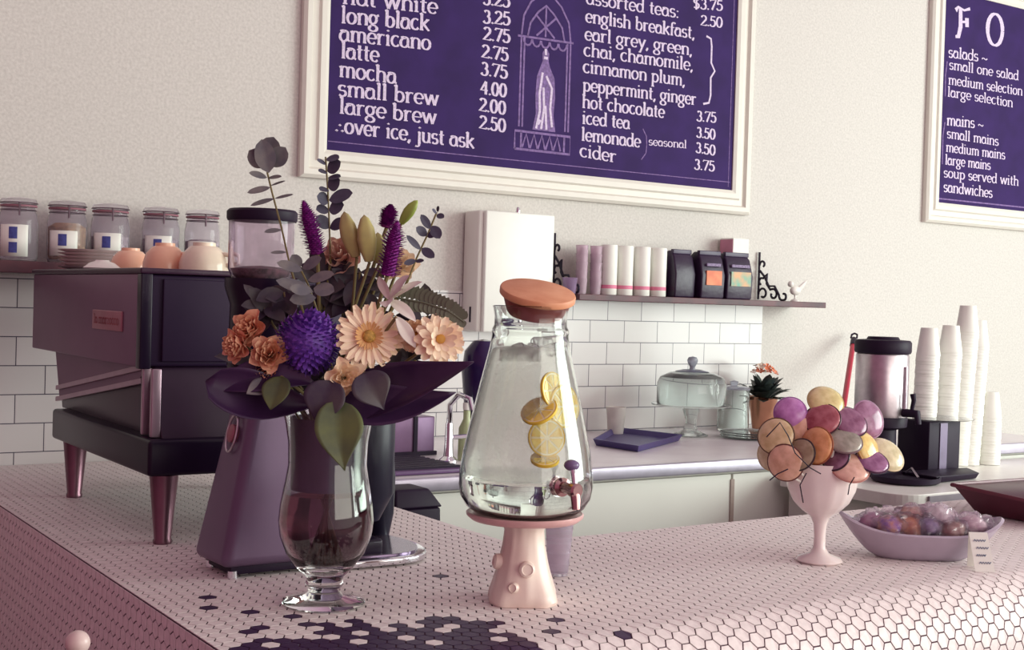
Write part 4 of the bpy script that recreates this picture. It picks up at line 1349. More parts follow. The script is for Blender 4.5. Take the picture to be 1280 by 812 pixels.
# leaf lining inside the vase
lin_ = thing('leaf_lining', 'dark leaf coiled inside the upper part of the glass vase', 'leaf', VB + Vector((0, 0, .175)))
m3 = MB()
m3.grid(lambda u, v: VB + Vector(((.0555 + .003 * v * v) * cos(6.0 * u + 1.0), (.0555 + .003 * v * v) * sin(6.0 * u + 1.0), .178 + .11 * v)), 40, 5)
m3.build('blade', M('leaf_lining_purple', (58, 36, 70), 0.4, col2=(44, 26, 56), scale=14), lin_)

# ------------------------------------------------------------------ cake stand and drink dispenser
SB = Vector((1.150, 1.665, 1.0))
cs = thing('cake_stand', 'pale pink ceramic cake stand shaped like a tree trunk', 'cake stand', SB)
BARK = M('bark_ceramic', (238, 222, 210), 0.35, col2=(226, 202, 192), scale=12)


def barkf(a, z):
    return 1 + .035 * mnoise.noise(Vector((cos(a) * 5, sin(a) * 5, z * 9))) + .02 * sin(11 * a + 6 * mnoise.noise(Vector((0, 0, z * 20)))) + (.10 * max(0, .035 - z) / .035 * sin(4 * a + .6))


MB().lathe([(0, 0.0005), (.055, .0005), (.0575, .006), (.0545, .018), (.047, .035), (.0395, .06), (.0335, .09), (.031, .112), (.034, .121), (.046, .128), (0, .127)], SB, 60, fn=barkf).build('trunk', BARK, cs)
fw = Vector((-_h.x, -_h.y, 0))
for ang, z, r in ((-.62, .063, .012), (.12, .058, .012), (-.3, .03, .008)):
    d = (fw * cos(ang) + _r0 * sin(ang)).normalized() if ang > -.6 else (-_r0 * .96 + fw * .2).normalized()
    b = SB + d * (.052 - .22 * z) + Vector((0, 0, z))
    MB().lathe([(0, -.004), (r * 1.15, -.004), (r, .008), (r * .75, .0105), (r * .6, .0085), (0, .0085)], b, 18, axis=d + Vector((0, 0, .15))).build('branch_stub', BARK, cs)
MB().lathe([(0, .124), (.05, .124), (.085, .130), (.0925, .136), (.0935, .140), (.091, .142), (.085, .139), (0, .138)], SB, 56).build('plate', M('stand_plate', (226, 178, 176), 0.3), cs)

JB = SB + Vector((0, 0, .1385))
dd = thing('drink_dispenser', 'big glass drink dispenser with tap and wooden lid on the tree-trunk stand', 'drink dispenser', JB)
jo = [(0, .0008), (.070, .0008), (.082, .004), (.094, .013), (.103, .028), (.1065, .048), (.1055, .068), (.101, .098), (.094, .132), (.085, .172), (.077, .207), (.069, .240), (.0635, .264), (.0605, .283), (.0615, .288), (.0600, .293), (.0575, .298), (.0575, .312), (.0595, .324), (.0610, .328)]
ji = [(.0590, .329), (.0570, .324), (.0550, .312), (.0550, .297), (.0580, .283), (.0610, .263), (.0665, .239), (.0745, .206), (.0825, .171), (.0915, .131), (.0985, .097), (.1030, .067), (.1040, .048), (.1005, .030), (.0915, .0165), (.080, .0085), (.068, .006), (0, .006)]
MB().lathe(jo + ji, JB, 64).build('jar', GLASS, dd)
wi = [(r - .0007, z) for r, z in ji[::-1] if z <= .05] + [(.1032, .058)]
wi[0] = (0, .0068)
wi[1] = (.067, .0068)
MB().lathe(wi + [(0, .0585)], JB, 56).build('water', WATER, dd)
PALE_WATER = bpy.data.materials.new('pale_water')  # upper water, tuned so the bright wall behind shows through
PALE_WATER.use_nodes = True
nt = PALE_WATER.node_tree
b = nt.nodes['Principled BSDF']
b.inputs['Base Color'].default_value = rgba((252, 250, 244))
b.inputs['Subsurface Weight'].default_value = 0.0
b.inputs['Subsurface Radius'].default_value = (1.0, 1.0, 0.95)
b.inputs['Subsurface Scale'].default_value = 0.03
b.inputs['Roughness'].default_value = 0.35
b.inputs['IOR'].default_value = 1.04
nz = nt.nodes.new('ShaderNodeTexNoise')
nz.inputs['Scale'].default_value = 110
nz.inputs['Detail'].default_value = 6
tc = nt.nodes.new('ShaderNodeTexCoord')
nt.links.new(tc.outputs['Object'], nz.inputs['Vector'])
mr = nt.nodes.new('ShaderNodeMapRange')
mr.inputs[3].default_value, mr.inputs[4].default_value = 0.84, 1.0
nt.links.new(nz.outputs['Fac'], mr.inputs[0])
nt.links.new(mr.outputs[0], b.inputs['Transmission Weight'])
bp = nt.nodes.new('ShaderNodeBump')
bp.inputs['Strength'].default_value = .9
bp.inputs['Distance'].default_value = .004
nt.links.new(nz.outputs['Fac'], bp.inputs['Height'])
nt.links.new(bp.outputs[0], b.inputs['Normal'])
ip = [(0, .060), (.085, .0595), (.096, .064), (.0985, .08), (.0935, .12), (.0835, .165), (.0735, .206), (.066, .236), (.061, .252), (.058, .260), (.045, .264), (.02, .266), (0, .264)]
ice = MB().lathe(ip, JB, 64, fn=lambda a, z: (1 + (.012 if z < .24 else .09) * mnoise.noise(Vector((cos(a) * 4, sin(a) * 4, z * 60)))) * (1 - .17 * max(0, cos(a - math.atan2((fw + _r0 * .75).y, (fw + _r0 * .75).x))) ** 6)).build('pale_water', PALE_WATER, dd)
ice['kind'] = 'stuff'  # this mesh is the upper body of water
# lemon slices between the water and the glass
RIND = M('lemon_rind', (240, 205, 70), 0.5)
PULP = M('lemon_pulp', (246, 226, 128), 0.35, col2=(240, 206, 84), scale=90, sss=.2)
PITH = M('lemon_pith', (250, 240, 196), 0.5)


def lemon(px, py, dep, r, n, label):
    c = spot(px, py, dep)
    l_ = root_at('lemon_slice', label, 'lemon slice', c, 'lemon slices in the dispenser')
    MB().lathe([(r * .93, -.0025), (r, -.0022), (r, .0022), (r * .93, .0025)] + [(r * .93, -.0025)], c, 32, axis=n).build('rind', RIND, l_)
    MB().lathe([(0, -.0022), (r * .93, -.0024), (r * .93, .0024), (0, .0022)], c, 32, axis=n).build('pith', PITH, l_)
    Q = n.to_track_quat('Z', 'Y').to_matrix()
    for k in range(8):
        a0 = 2 * PI * k / 8 + .07
        a1 = 2 * PI * (k + 1) / 8 - .07
        pts = [(.12 * r, (a0 + a1) / 2)] + [(.84 * r, a0 + (a1 - a0) * i / 5) for i in range(6)]
        MB().prism([c + Q @ Vector((q * cos(a), q * sin(a), .0022)) for q, a in pts], Q @ Vector((0, 0, .0010))).build('segment', PULP, l_, smooth=False)


ZJ = (SB - CAM).dot(FWD)
lemon(683, 547, ZJ - .084, .029, facing(.25, .1), 'round lemon slice facing out near the tap')
lemon(674, 513, ZJ - .080, .029, facing(-.55, 1.3), 'lemon slice lying nearly edge-on just above the round slice')
lemon(691, 488, ZJ - .064, .029, facing(1.3, .3), 'upright lemon slice against the right side of the glass')
lemon(704, 508, ZJ - .056, .033, facing(1.0, .1), 'lemon slice farthest right against the glass')
lemon(681, 574, ZJ - .088, .022, facing(.1, 2.2), 'lemon slice lying flat under the round slice')
# ice cubes floating at the top
ICEC = M('ice_cube', (250, 250, 250), .25, trans=.85, ior=1.12, bump=.4, scale=60)
for k in range(11):
    a = 2.4 * k
    rr = .034 * math.sqrt((k + .3) / 11) * 1.15
    c = JB + Vector((rr * cos(a), rr * sin(a), .250 + .012 * (k % 3)))
    q = Matrix.Rotation(k * 1.1, 3, 'Z') @ Matrix.Rotation(.5 * sin(k * 2.1), 3, 'X')
    e = .0095
    g = MB()
    g.hexa([c + q @ Vector((x * e, y * e, -e)) for x, y in ((-1, -1), (1, -1), (1, 1), (-1, 1))], [c + q @ Vector((x * e * .9, y * e * .9, e)) for x, y in ((-1, -1), (1, -1), (1, 1), (-1, 1))])
    tag(g.build('ice_cube', ICEC, bevel=.0025), 'ice cube floating at the top of the water in the drink dispenser', 'ice cube', 'ice cubes in the dispenser')
# lid, tilted on the neck
LN = (UPV * .93 + TOC * .32 + RGT * .15).normalized()
LC = spot(669, 386, ZJ)
WOODL = M('lid_side', (168, 84, 78), 0.5, scale=20)
lid = MB().lathe([(0, -.010), (.042, -.010), (.0455, -.006), (.0530, .014), (.0545, .019), (0, .019)], LC, 48, axis=LN).build('stopper', WOODL, dd)
MB().lathe([(0, .0192), (.0585, .0192), (.0605, .021), (.0608, .028), (.0595, .0308), (.058, .0315), (0, .0315)], LC, 48, axis=LN).build('wooden_lid', M('lid_wood', (226, 162, 124), 0.5, col2=(214, 144, 106), scale=30), dd)
# tap
TD = (fw * .87 + _r0 * .50).normalized()
tb = spot(702, 607, ZJ - .085)
tb = SB + TD * .1065 + Vector((0, 0, tb.z - 1.0))
COP = M('tap_metal', (190, 150, 150), 0.15, metal=1.0)
MB().lathe([(0, -.012), (.012, -.012), (.0145, -.002), (.0145, .003), (.009, .006), (.008, .028), (.011, .030), (.011, .042), (.008, .045), (0, .045)], tb, 24, axis=TD).build('tap_barrel', COP, dd)
MB().tube([tb + TD * .036, tb + TD * .040 + Vector((0, 0, -.014)), tb + TD * .042 + Vector((0, 0, -.028))], [.008, .0075, .0065], 16).build('tap_spout', COP, dd)
MB().tube([tb + TD * .036 + Vector((0, 0, .008)), tb + TD * .034 + Vector((0, 0, .022)), tb + TD * .03 + Vector((0, 0, .03))], [.004, .005, .005], 12).build('tap_stalk', CHROME, dd)
MB().ball(tb + TD * .026 + Vector((0, 0, .036)), (.012, .012, .0085), 18, 10).build('tap_handle', M('tap_handle', (120, 100, 140), 0.2), dd)
MB().lathe([(0, -.02), (.016, -.02), (.016, -.012), (0, -.012)], tb - TD * .0, 24, axis=TD).build('inner_nut', CHROME, dd)

# plastic cup behind the stand
pc_ = seen(692, 722, 2, 1.0)
cu = thing('plastic_cup', 'clear ribbed plastic cup behind the tree-trunk stand', 'cup', (pc_.x + .02, pc_.y + .015, 1.0))
cp = [(0, .0008), (.017, .0008), (.0175, .003)]
for k in range(1, 5):
    z = .02 * k
    cp += [(.0175 + .0016 * k, z), (.0185 + .0016 * k, z + .002), (.0178 + .0016 * k, z + .004)]
cp += [(.0255, .098), (.0265, .1), (.0245, .098), (.0175, .006), (0, .004)]
MB().lathe(cp, cu.location, 28).build('cup_wall', M('cup_plastic', (232, 222, 234), 0.12, trans=0.8, ior=1.2), cu)

# ------------------------------------------------------------------ goblet with lollipops
GB = Vector((1.835, 1.675, 1.0))
ZG = (GB - CAM).dot(FWD)
go = thing('goblet', 'white milk-glass goblet holding the lollipops', 'goblet', GB)
gp = [(0, .0008), (.040, .0008), (.0435, .004), (.040, .009), (.018, .017), (.0115, .028), (.0105, .05), (.0125, .072), (.018, .086), (.035, .098), (.052, .115), (.063, .138), (.068, .162), (.069, .19), (.0665, .19), (.0655, .162), (.060, .140), (.049, .118), (.033, .102), (0, .095)]
MB().lathe(gp, GB, 48, fn=lambda a, z: 1 + (.015 * cos(12 * a) if .09 < z < .185 else 0)).build('goblet_body', M('milk_glass', (236, 222, 220), 0.18, sss=.15, var=.05), go)
MILK = GB + Vector((0, 0, .13))


def lolly(px, py, dz, r, n, col, label, thickness=.34, rimcol=(74, 40, 52)):
    c = spot(px, py + 12, ZG + dz)
    n = n.normalized()
    l_ = root_at('lollipop', label, 'lollipop', c, 'lollipops in the goblet')
    MB().ball(c, (r, r, r * thickness), 26, 12, axis=n).build('candy', M('candy' + str(col), tuple(int(255 - (255 - q) * .8) for q in col), 0.15, trans=.12, col2=tuple(int(q * .88) for q in col), scale=50, sss=.5), l_)
    Q = n.to_track_quat('Z', 'Y').to_matrix()
    ring = [c + Q @ Vector((r * 1.0 * cos(2 * PI * k / 32), r * 1.0 * sin(2 * PI * k / 32), 0)) for k in range(33)]
    MB().tube(ring, .0019, 6, False).build('rim', M('rim' + str(rimcol), rimcol, 0.3), l_)
    d = (MILK - c)
    d = (d - n * d.dot(n)).normalized()
    MB().tube([c + d * r * .97, c + d * r + (MILK - c - d * r) * .5, MILK + Vector((random.uniform(-.02, .02), random.uniform(-.02, .02), 0))], .0022, 8).build('stick', PAPER, l_)


YEL, PKC, PUC, DKR, GRN, ORG = (248, 228, 160), (240, 190, 170), (206, 130, 204), (160, 84, 104), (160, 148, 136), (240, 166, 106)
LOL = [(988, 504, -.01, .030, facing(-.2, .3), PUC, 'purple lollipop highest at the left of the goblet', .5, (160, 100, 170)),
       (970, 533, -.03, .034, facing(-.5, .3), (236, 206, 156), 'pale yellow lollipop at the far left', .34, (110, 80, 60)),
       (1032, 490, .0, .034, facing(.1, .8), YEL, 'yellow lollipop at the very top', .4, (200, 180, 120)),
       (1028, 512, -.03, .033, facing(-.4, .7), (184, 92, 104), 'dark red lollipop in the middle of the top row', .3, (70, 34, 46)),
       (1062, 515, -.02, .034, facing(.3, .9), (146, 82, 120), 'dark plum lollipop behind the green one', .3, (60, 30, 50)),
       (1085, 512, .01, .036, facing(.5, .3), (166, 108, 146), 'plum lollipop at upper right', .35, (170, 130, 160)),
       (1054, 538, -.05, .035, facing(.1, 1.3), GRN, 'grey-green lollipop in the centre', .3, (120, 96, 100)),
       (1000, 530, -.02, .032, facing(-.3, .1), (246, 190, 160), 'peach lollipop under the purple one', .35, (130, 76, 70)),
       (982, 566, -.05, .034, facing(-.6, -.1), (244, 190, 160), 'peach lollipop hanging low over the left rim', .3, (110, 66, 60)),
       (1000, 556, -.055, .030, facing(-.9, .5), (176, 152, 120), 'olive lollipop seen almost edge-on at left', .22, (60, 40, 44)),
       (1020, 545, -.05, .035, facing(-1.0, .3), ORG, 'orange lollipop left of the centre', .35, (160, 90, 60)),
       (1062, 572, -.06, .036, facing(.1, 1.1), (246, 190, 172), 'pink lollipop at the front rim of the goblet', .35, (190, 130, 120)),
       (1085, 550, -.03, .035, facing(1.0, .6), (248, 210, 120), 'golden lollipop at the right', .35, (190, 140, 80)),
       (1090, 564, -.05, .031, facing(.25, 1.3), (156, 90, 140), 'flat plum lollipop over the right rim', .25, (74, 38, 66)),
       (1108, 556, -.01, .036, facing(.5, .9), (240, 226, 182), 'cream lollipop farthest right', .4, (214, 196, 160)),
       (1045, 560, -.06, .026, facing(-.9, .9), (150, 100, 130), 'small plum lollipop seen edge-on in front', .22, (60, 34, 50)),
       (966, 556, -.01, .030, facing(-.7, .1), (238, 220, 184), 'cream lollipop farthest left behind the peach one', .34, (190, 170, 130))]
for a in LOL:
    lolly(*a)
for i, pts in enumerate(([(958, 540), (975, 522), (985, 538), (994, 560), (1012, 578), (1026, 586)], [(1008, 585), (1000, 600), (1004, 622)], [(962, 594), (972, 586), (985, 580)], [(1068, 590), (1062, 600), (1060, 612)])):
    o = MB().tube([spot(x, y + 6, ZG - .112 + .003 * k) for k, (x, y) in enumerate(pts)], .0011, 6).build('twist_tie', BLACK)
    tag(o, ['long dark twist tie looping over the left lollipops', 'dark twist tie curling down the front of the goblet', 'dark twist tie poking out low at the left of the goblet', 'short dark twist tie on the right front of the goblet'][i], 'twist tie', 'dark twist ties on the lollipops')

# ------------------------------------------------------------------ boat bowl with wrapped sweets
BC = seen(1133, 672, 2, 1.0)
BC = Vector((2.05, 1.615, 1.0))
ax = Vector((.80, -.60, 0)).normalized()
ay = Vector((.60, .80, 0)).normalized()
bo = thing('serving_bowl', 'long grey boat-shaped bowl filled with wrapped treats', 'bowl', BC)


def boat(u, v, inner=False):
    """u round, v 0 bottom..1 rim"""
    a = 2 * PI * u
    ca, sa = cos(a), sin(a)
    k = .52 + .48 * v ** .7
    ln = (.158 - (.005 if inner else 0)) * k
    wd = (.075 - (.005 if inner else 0)) * (.45 + .55 * v ** .8)
    x = ln * (abs(ca) ** .85) * (1 if ca > 0 else -1)
    y = wd * (abs(sa) ** 1.05) * (1 if sa > 0 else -1)
    z = (.004 if inner else .0008) + .052 * v + .030 * v * abs(ca) ** 3
    return BC + ax * x + ay * y + Vector((0, 0, z))


m3 = MB()
m3.grid(lambda u, v: boat(u, v), 56, 8, True)
m3.grid(lambda u, v: boat(u, 1 - v, True), 56, 8, True)
n0 = 56
m3.f.append(tuple(range(n0))[::-1]); m3.mi.append(0)
L_ = len(m3.v)
m3.f.append(tuple(range(L_ - n0, L_))); m3.mi.append(0)
for i in range(n0):
    k = (i + 1) % n0
    a0 = 8 * n0
    m3.f.append((a0 + i, a0 + k, 9 * n0 + k, 9 * n0 + i)); m3.mi.append(0)
m3.build('bowl_body', M('bowl_glaze', (178, 164, 180), 0.25, var=.06), bo)


def wrapped(u, v, z, r, col, col2, label, rot):
    c = BC + ax * u + ay * v + Vector((0, 0, z))
    t = thing('wrapped_treat', label, 'wrapped treat', c, 'wrapped treats in the bowl')
    sd = random.uniform(0, 90)
    Q = Matrix.Rotation(rot, 3, 'Z')
    base = MB().ball(c, (r * 1.15, r * .95, r * .72), 24, 16)
    core = MB()
    core.add([c + Q @ ((Vector(p) - c) * (.80 + .08 * mnoise.noise((Vector(p) - c) * 60 + Vector((sd, 0, 0))))) for p in base.v], base.f)
    core.build('treat', M('treat' + str(col), col, 0.5, col2=col2, scale=45), t)
    wr = MB()
    big = MB().ball(c, (r * 1.22, r * 1.0, r * .84), 22, 14)
    wr.add([c + Q @ ((Vector(p) - c) * (1.0 + .42 * mnoise.noise((Vector(p) - c) * 80 + Vector((sd, 3, 0))))) for p in big.v], big.f)
    e = c + Q @ Vector((r * 1.25, 0, r * .3))
    wr.build('wrapper', FILM, t, smooth=False)


FILM = bpy.data.materials.new('clear_film')
FILM.use_nodes = True
b = FILM.node_tree.nodes['Principled BSDF']
b.inputs['Base Color'].default_value = rgba((236, 226, 236))
b.inputs['Roughness'].default_value = .08
b.inputs['Transmission Weight'].default_value = .93
b.inputs['IOR'].default_value = 1.12
b.inputs['Coat Weight'].default_value = .6
nz = FILM.node_tree.nodes.new('ShaderNodeTexNoise')
nz.inputs['Scale'].default_value = 70
bp = FILM.node_tree.nodes.new('ShaderNodeBump')
bp.inputs['Strength'].default_value = .4
bp.inputs['Distance'].default_value = .004
FILM.node_tree.links.new(nz.outputs['Fac'], bp.inputs['Height'])
FILM.node_tree.links.new(bp.outputs[0], b.inputs['Normal'])
WR = [(-.092, .0, .064, .032, (176, 120, 150), (140, 90, 130), 'mauve wrapped treat at the left end of the bowl', .4),
      (-.066, -.028, .064, .030, (140, 88, 170), (210, 140, 110), 'purple and peach wrapped treat near the left end', 1.0),
      (-.03, -.022, .062, .034, (214, 140, 100), (170, 90, 80), 'orange-brown wrapped treat in the left half of the bowl', 2.0),
      (.006, -.03, .066, .028, (110, 90, 130), (160, 140, 170), 'grey-violet foil treat at the middle front', .7),
      (.032, .0, .078, .034, (236, 226, 226), (180, 160, 170), 'silvery white wrapped treat at the top of the heap', 1.4),
      (.052, -.026, .060, .030, (130, 70, 70), (180, 150, 140), 'dark red-brown wrapped treat at the right front', .2),
      (.094, -.004, .066, .032, (190, 158, 170), (230, 210, 214), 'pale pink wrapped treat at the right end of the bowl', 2.3),
      (-.05, .03, .062, .034, (196, 150, 160), (150, 110, 140), 'dusky pink wrapped treat at the back of the heap, left', .9),
      (.02, .036, .064, .034, (176, 140, 160), (214, 180, 180), 'pink-grey wrapped treat at the back of the heap, right', .9),
      (-.015, .008, .080, .030, (200, 150, 130), (150, 100, 120), 'tan wrapped treat on top of the heap', .3)]
for a in WR:
    wrapped(*a)

# price card
t0 = seen(1238, 719, 2, 1.0)
pcx = Vector((2.052, 1.468, 1.0))
pcd = thing('price_card', 'small white price card standing at the right tip of the bowl', 'card', pcx)
r_ = Vector((.80, -.6, 0)).normalized()
bk = Vector((.25, .33, .91)).normalized()
P4 = [pcx - r_ * .018 + Vector((0, 0, .0008)), pcx + r_ * .018 + Vector((0, 0, .0008)), pcx + r_ * .011 + bk * .075, pcx - r_ * .023 + bk * .075]
MB().prism(P4, Vector((.0004, .0006, 0))).build('card_front', PAPER, pcd, smooth=False)
nb = r_.cross(bk)
Q4 = [pcx - r_ * .018 + Vector((.03, .04, .0008)), pcx + r_ * .018 + Vector((.03, .04, .0008)), P4[2] + Vector((.0008, .0010, 0)), P4[3] + Vector((.0008, .0010, 0))]
MB().prism(Q4, Vector((.0004, .0006, 0))).build('card_back', PAPER, pcd, smooth=False)
ink = MB()
for k, (s0, s1) in enumerate(((-.016, .006), (-.012, .010), (-.013, .004), (-.009, .012))):
    o_ = pcx + bk * (.058 - .014 * k) - Vector((.0006, .0009, 0))
    pts = [o_ + r_ * (s0 + (s1 - s0) * i / 9) + bk * (.0035 * (i % 2)) for i in range(10)]
    ink.tube(pts, .0008, 4)
ink.build('card_writing', M('blue_ink', (96, 120, 150), .7), pcd)

# dark red tray behind bowl
tr = thing('basket', 'dark red shallow basket behind the bowl at the right edge', 'basket', (2.80, 1.83, 1.0))
m3 = MB()
m3.hexa([(2.64, 1.70, 1.001), (3.0, 1.70, 1.001), (3.0, 1.92, 1.001), (2.64, 1.92, 1.001)], [(2.60, 1.66, 1.052), (3.06, 1.66, 1.052), (3.06, 1.96, 1.062), (2.60, 1.96, 1.066)])
m3.build('basket_body', M('dark_red_lacquer', (86, 28, 48), 0.35), tr, bevel=0.004)
MB().tube([(2.60, 1.66, 1.052), (3.06, 1.66, 1.052), (3.06, 1.96, 1.062), (2.60, 1.96, 1.066), (2.60, 1.66, 1.052)], .005, 8).build('basket_rim', M('dark_red_rim', (104, 40, 60), 0.35), tr)

# ------------------------------------------------------------------ side counter: coffee urn, cups, broom
au = seen(1100, 520, 1, 2.56)
AP = Vector((3.12, 2.62, RZ))
ur = thing('coffee_urn', 'steel coffee urn with black lid and tap on a black stand', 'coffee urn', AP)
MB().lathe([(0, 0), (.075, 0), (.075, .012), (.05, .02), (.048, .14), (.078, .15), (.080, .175), (.078, .18), (0, .18)], AP, 36).build('stand', BLACK, ur)
MB().lathe([(0, .18), (.078, .18), (.0795, .19), (.0795, .365), (.076, .372), (0, .372)], AP, 40).build('urn_body', STEEL, ur)
MB().lathe([(0, .372), (.082, .372), (.085, .378), (.085, .405), (.080, .412), (.05, .414), (.045, .422), (0, .422)], AP, 40).build('lid', BLACK, ur)
d = (fw * .75 + _r0 * .65).normalized()
MB().tube([AP + d * .076 + Vector((0, 0, .196)), AP + d * .125 + Vector((0, 0, .196)), AP + d * .13 + Vector((0, 0, .165))], [.013, .013, .009], 12).build('tap_spout', BLACK, ur)
MB().tube([AP + d * .105 + Vector((0, 0, .2)), AP + d * .112 + Vector((0, 0, .235)), AP + d * .108 + Vector((0, 0, .255))], [.006, .007, .009], 10).build('tap_lever', BLACK, ur)
MB().tube([AP + d * .082 + Vector((0, 0, .20)), AP + d * .082 + Vector((0, 0, .335))], .006, 10).build('sight_gauge', M('gauge_glass', (210, 200, 210), .1, metal=.4), ur)
h1 = AP + _r0 * .08 + Vector((0, 0, .37))
bb = thing('napkin_holder', 'black box with a grey stripe beside the coffee urn', 'box', (3.30, 2.60, RZ))
MB().box(3.25, 3.40, 2.54, 2.66, RZ + .001, RZ + .165).build('box_body', BLACK, bb, bevel=0.003)
MB().box(3.30, 3.334, 2.537, 2.5405, RZ + .002, RZ + .160).build('grey_stripe', M('grey_stripe', (112, 98, 124), .3, metal=.3), bb, smooth=False)
tag(MB().lathe([(0, 0), (.07, 0), (.118, .004), (.12, .006), (.07, .004), (0, .003)], (3.35, 2.60, RZ + .1652), 40).build('glass_plate', M('thin_glass', (226, 226, 230), .02, trans=.9, ior=1.2)), 'clear glass plate lying on top of the black box', 'plate')
dt = thing('drip_tray', 'black drip tray with two rounded mats in front of the urn', 'tray', (3.16, 2.46, RZ))
MB().lathe([(0, .001), (.09, .001), (.098, .006), (.10, .020), (.096, .020), (.092, .012), (0, .010)], (3.06, 2.47, RZ), 40).build('round_tray', BLACK, dt)
MB().hexa([(3.12, 2.41, RZ + .001), (3.335, 2.43, RZ + .001), (3.40, 2.52, RZ + .001), (3.13, 2.53, RZ + .001)], [(3.11, 2.40, RZ + .022), (3.34, 2.42, RZ + .020), (3.42, 2.525, RZ + .02), (3.12, 2.535, RZ + .022)]).build('square_tray', BLACK, dt, bevel=0.004)
m3 = MB().tube([(3.03, 2.40, RZ + .024), (3.05, 2.44, RZ + .045), (3.085, 2.49, RZ + .026)], .003, 8)
m3.build('wire_handle', STEEL, dt)

cup_lab = ['white paper cup in the tall stack nearest the coffee urn', 'white paper cup in the second tall stack from the urn', 'white paper cup in the tallest stack', 'white paper cup in the stack at the right of the tall group', 'white paper cup in the short blurred stack at the photo edge']
c0 = None
for i, (px, y, top, lean) in enumerate(((1157, 2.66, 408, .012), (1183, 2.665, 406, .02), (1200, 2.69, 381, .03), (1214, 2.68, 398, .03), (1240, 2.66, 490, .0))):
    x = seen(px - 4, 560, 1, y).x
    base = Vector((x, y, RZ))
    zt = seen(px, top, 1, y).z
    cnt = int((zt - RZ - .088) / .0095) + 1
    for k in range(max(1, cnt)):
        if c0 is None:
            c0 = MB().lathe([(.030, .001), (.043, .085), (.0438, .088), (.0431, .0903), (.0415, .088), (.0285, .004), (0, .004), (0, .001), (.030, .001)], (0, 0, 0), 28).build('paper_cup', PAPER)
            q = c0
        else:
            q = c0.copy()
            COL.objects.link(q)
        # stacks stand upside down, each cup pushed over the one below
        q.rotation_euler = (PI, 0, 0)
        q.scale = (.86, .86, 1)
        q.location = (base.x + lean * (k / 41) + .0012 * sin(k * 1.7 + i), base.y, RZ + .0915 + k * .0095)
        tag(q, cup_lab[i], 'paper cup', 'stacked white paper cups')

br = thing('broom', 'red-handled broom with black grip leaning on the wall behind the urn', 'broom', (3.78, 3.2, 0))
p1 = seen(1058, 485, 1, 3.30)
p2 = seen(1066, 432, 1, 3.47)
d = (p2 - p1).normalized()
lo = p1 + d * ((.12 - p1.z) / d.z)
lo.y = max(lo.y, 2.95)
lo = Vector((lo.x, p1.y - (p1.z - .12) * .12, .12)) if False else lo
LOW = p1
MB().tube([LOW - d * .25, p2], .0105, 12).build('handle', M('broom_red', (176, 28, 58), .35), br)
p3 = p2 + d * .09
MB().tube([p2, p2 + d * .05, p2 + d * .06], [.0125, .012, .008], 12).build('grip', BLACK, br)
s_ = RGT * .012
MB().tube([p2 + d * .055, p2 + d * .065 + s_, p3 + s_ * .9, p3 + d * .01, p3 - s_ * .9, p2 + d * .065 - s_, p2 + d * .055], .004, 8).build('hanging_loop', BLACK, br)
bt = LOW - d * .25
MB().box(bt.x - .14, bt.x + .14, bt.y - .03, bt.y + .03, BZ + .001, max(BZ + .03, bt.z + .01)).build('head', BLACK, br, bevel=0.01)

# ------------------------------------------------------------------ back counter goods
CUPG = M('translucent_cup', (236, 232, 226), .3, trans=.4, ior=1.2)
x, y = 2.70, 3.36
tag(MB().lathe([(0, .001), (.026, .001), (.034, .095), (.0345, .097), (.033, .095), (.025, .004), (0, .004)], (2.735, 3.43, BZ), 28).build('tumbler', CUPG), 'frosted white tumbler standing behind the blue tray', 'tumbler')
# blue tray
ty_ = thing('serving_tray', 'dark blue rectangular tray on the back worktop', 'tray', (2.64, 3.22, BZ))
TB = M('blue_tray', (72, 60, 118), .4)
cr = [seen(741, 557, 2, BZ), seen(798, 566, 2, BZ), seen(853, 551, 2, BZ), seen(768, 541, 2, BZ)]
ctr = sum(cr, Vector()) / 4
lo_ = [ctr + (p - ctr) * .92 + Vector((0, 0, .001)) for p in cr]
hi_ = [ctr + (p - ctr) * 1.0 + Vector((0, 0, .022)) for p in cr]
hi2 = [ctr + (p - ctr) * .95 + Vector((0, 0, .022)) for p in cr]
lo2 = [ctr + (p - ctr) * .88 + Vector((0, 0, .006)) for p in cr]
m3 = MB()
m3.add(lo_ + hi_ + hi2 + lo2, [(3, 2, 1, 0), (12, 13, 14, 15)] + [(k * 4 + i, k * 4 + (i + 1) % 4, k * 4 + 4 + (i + 1) % 4, k * 4 + 4 + i) for k in range(3) for i in range(4)])
ty_.location = ctr
m3.build('tray_body', TB, ty_)
# cake stand with dome
KC = Vector((2.985, 3.33, BZ))
zk = lambda py: seen(838, py, 1, KC.y).z
gk = thing('glass_cake_stand', 'glass cake stand on the back worktop beside the potted plant', 'cake stand', KC)
TG = M('cake_glass', (232, 238, 236), .02, trans=.92, ior=1.3, var=.02)
pz_ = zk(507)
MB().lathe([(0, .001), (.06, .001), (.062, .004), (.025, .02), (.018, .05), (.03, pz_ - BZ - .012), (.11, pz_ - BZ - .004), (.137, pz_ - BZ), (.138, pz_ - BZ + .005), (.11, pz_ - BZ + .003), (0, pz_ - BZ + .002)], KC, 48).build('stand', TG, gk)
do = thing('cake_dome', 'clear glass dome with round knob covering the cake stand', 'cake dome', KC + Vector((0, 0, pz_ - BZ + .004)))
DB = do.location.copy()
dh = zk(463) - DB.z
MB().lathe([(.118, .001), (.120, .004), (.120, dh * .62), (.110, dh * .80), (.075, dh * .94), (.03, dh), (0, dh), (0, dh - .003), (.03, dh - .003), (.073, dh * .94 - .003), (.107, dh * .79), (.117, dh * .61), (.117, .004), (.118, .001)], DB, 48).build('dome', TG, do)
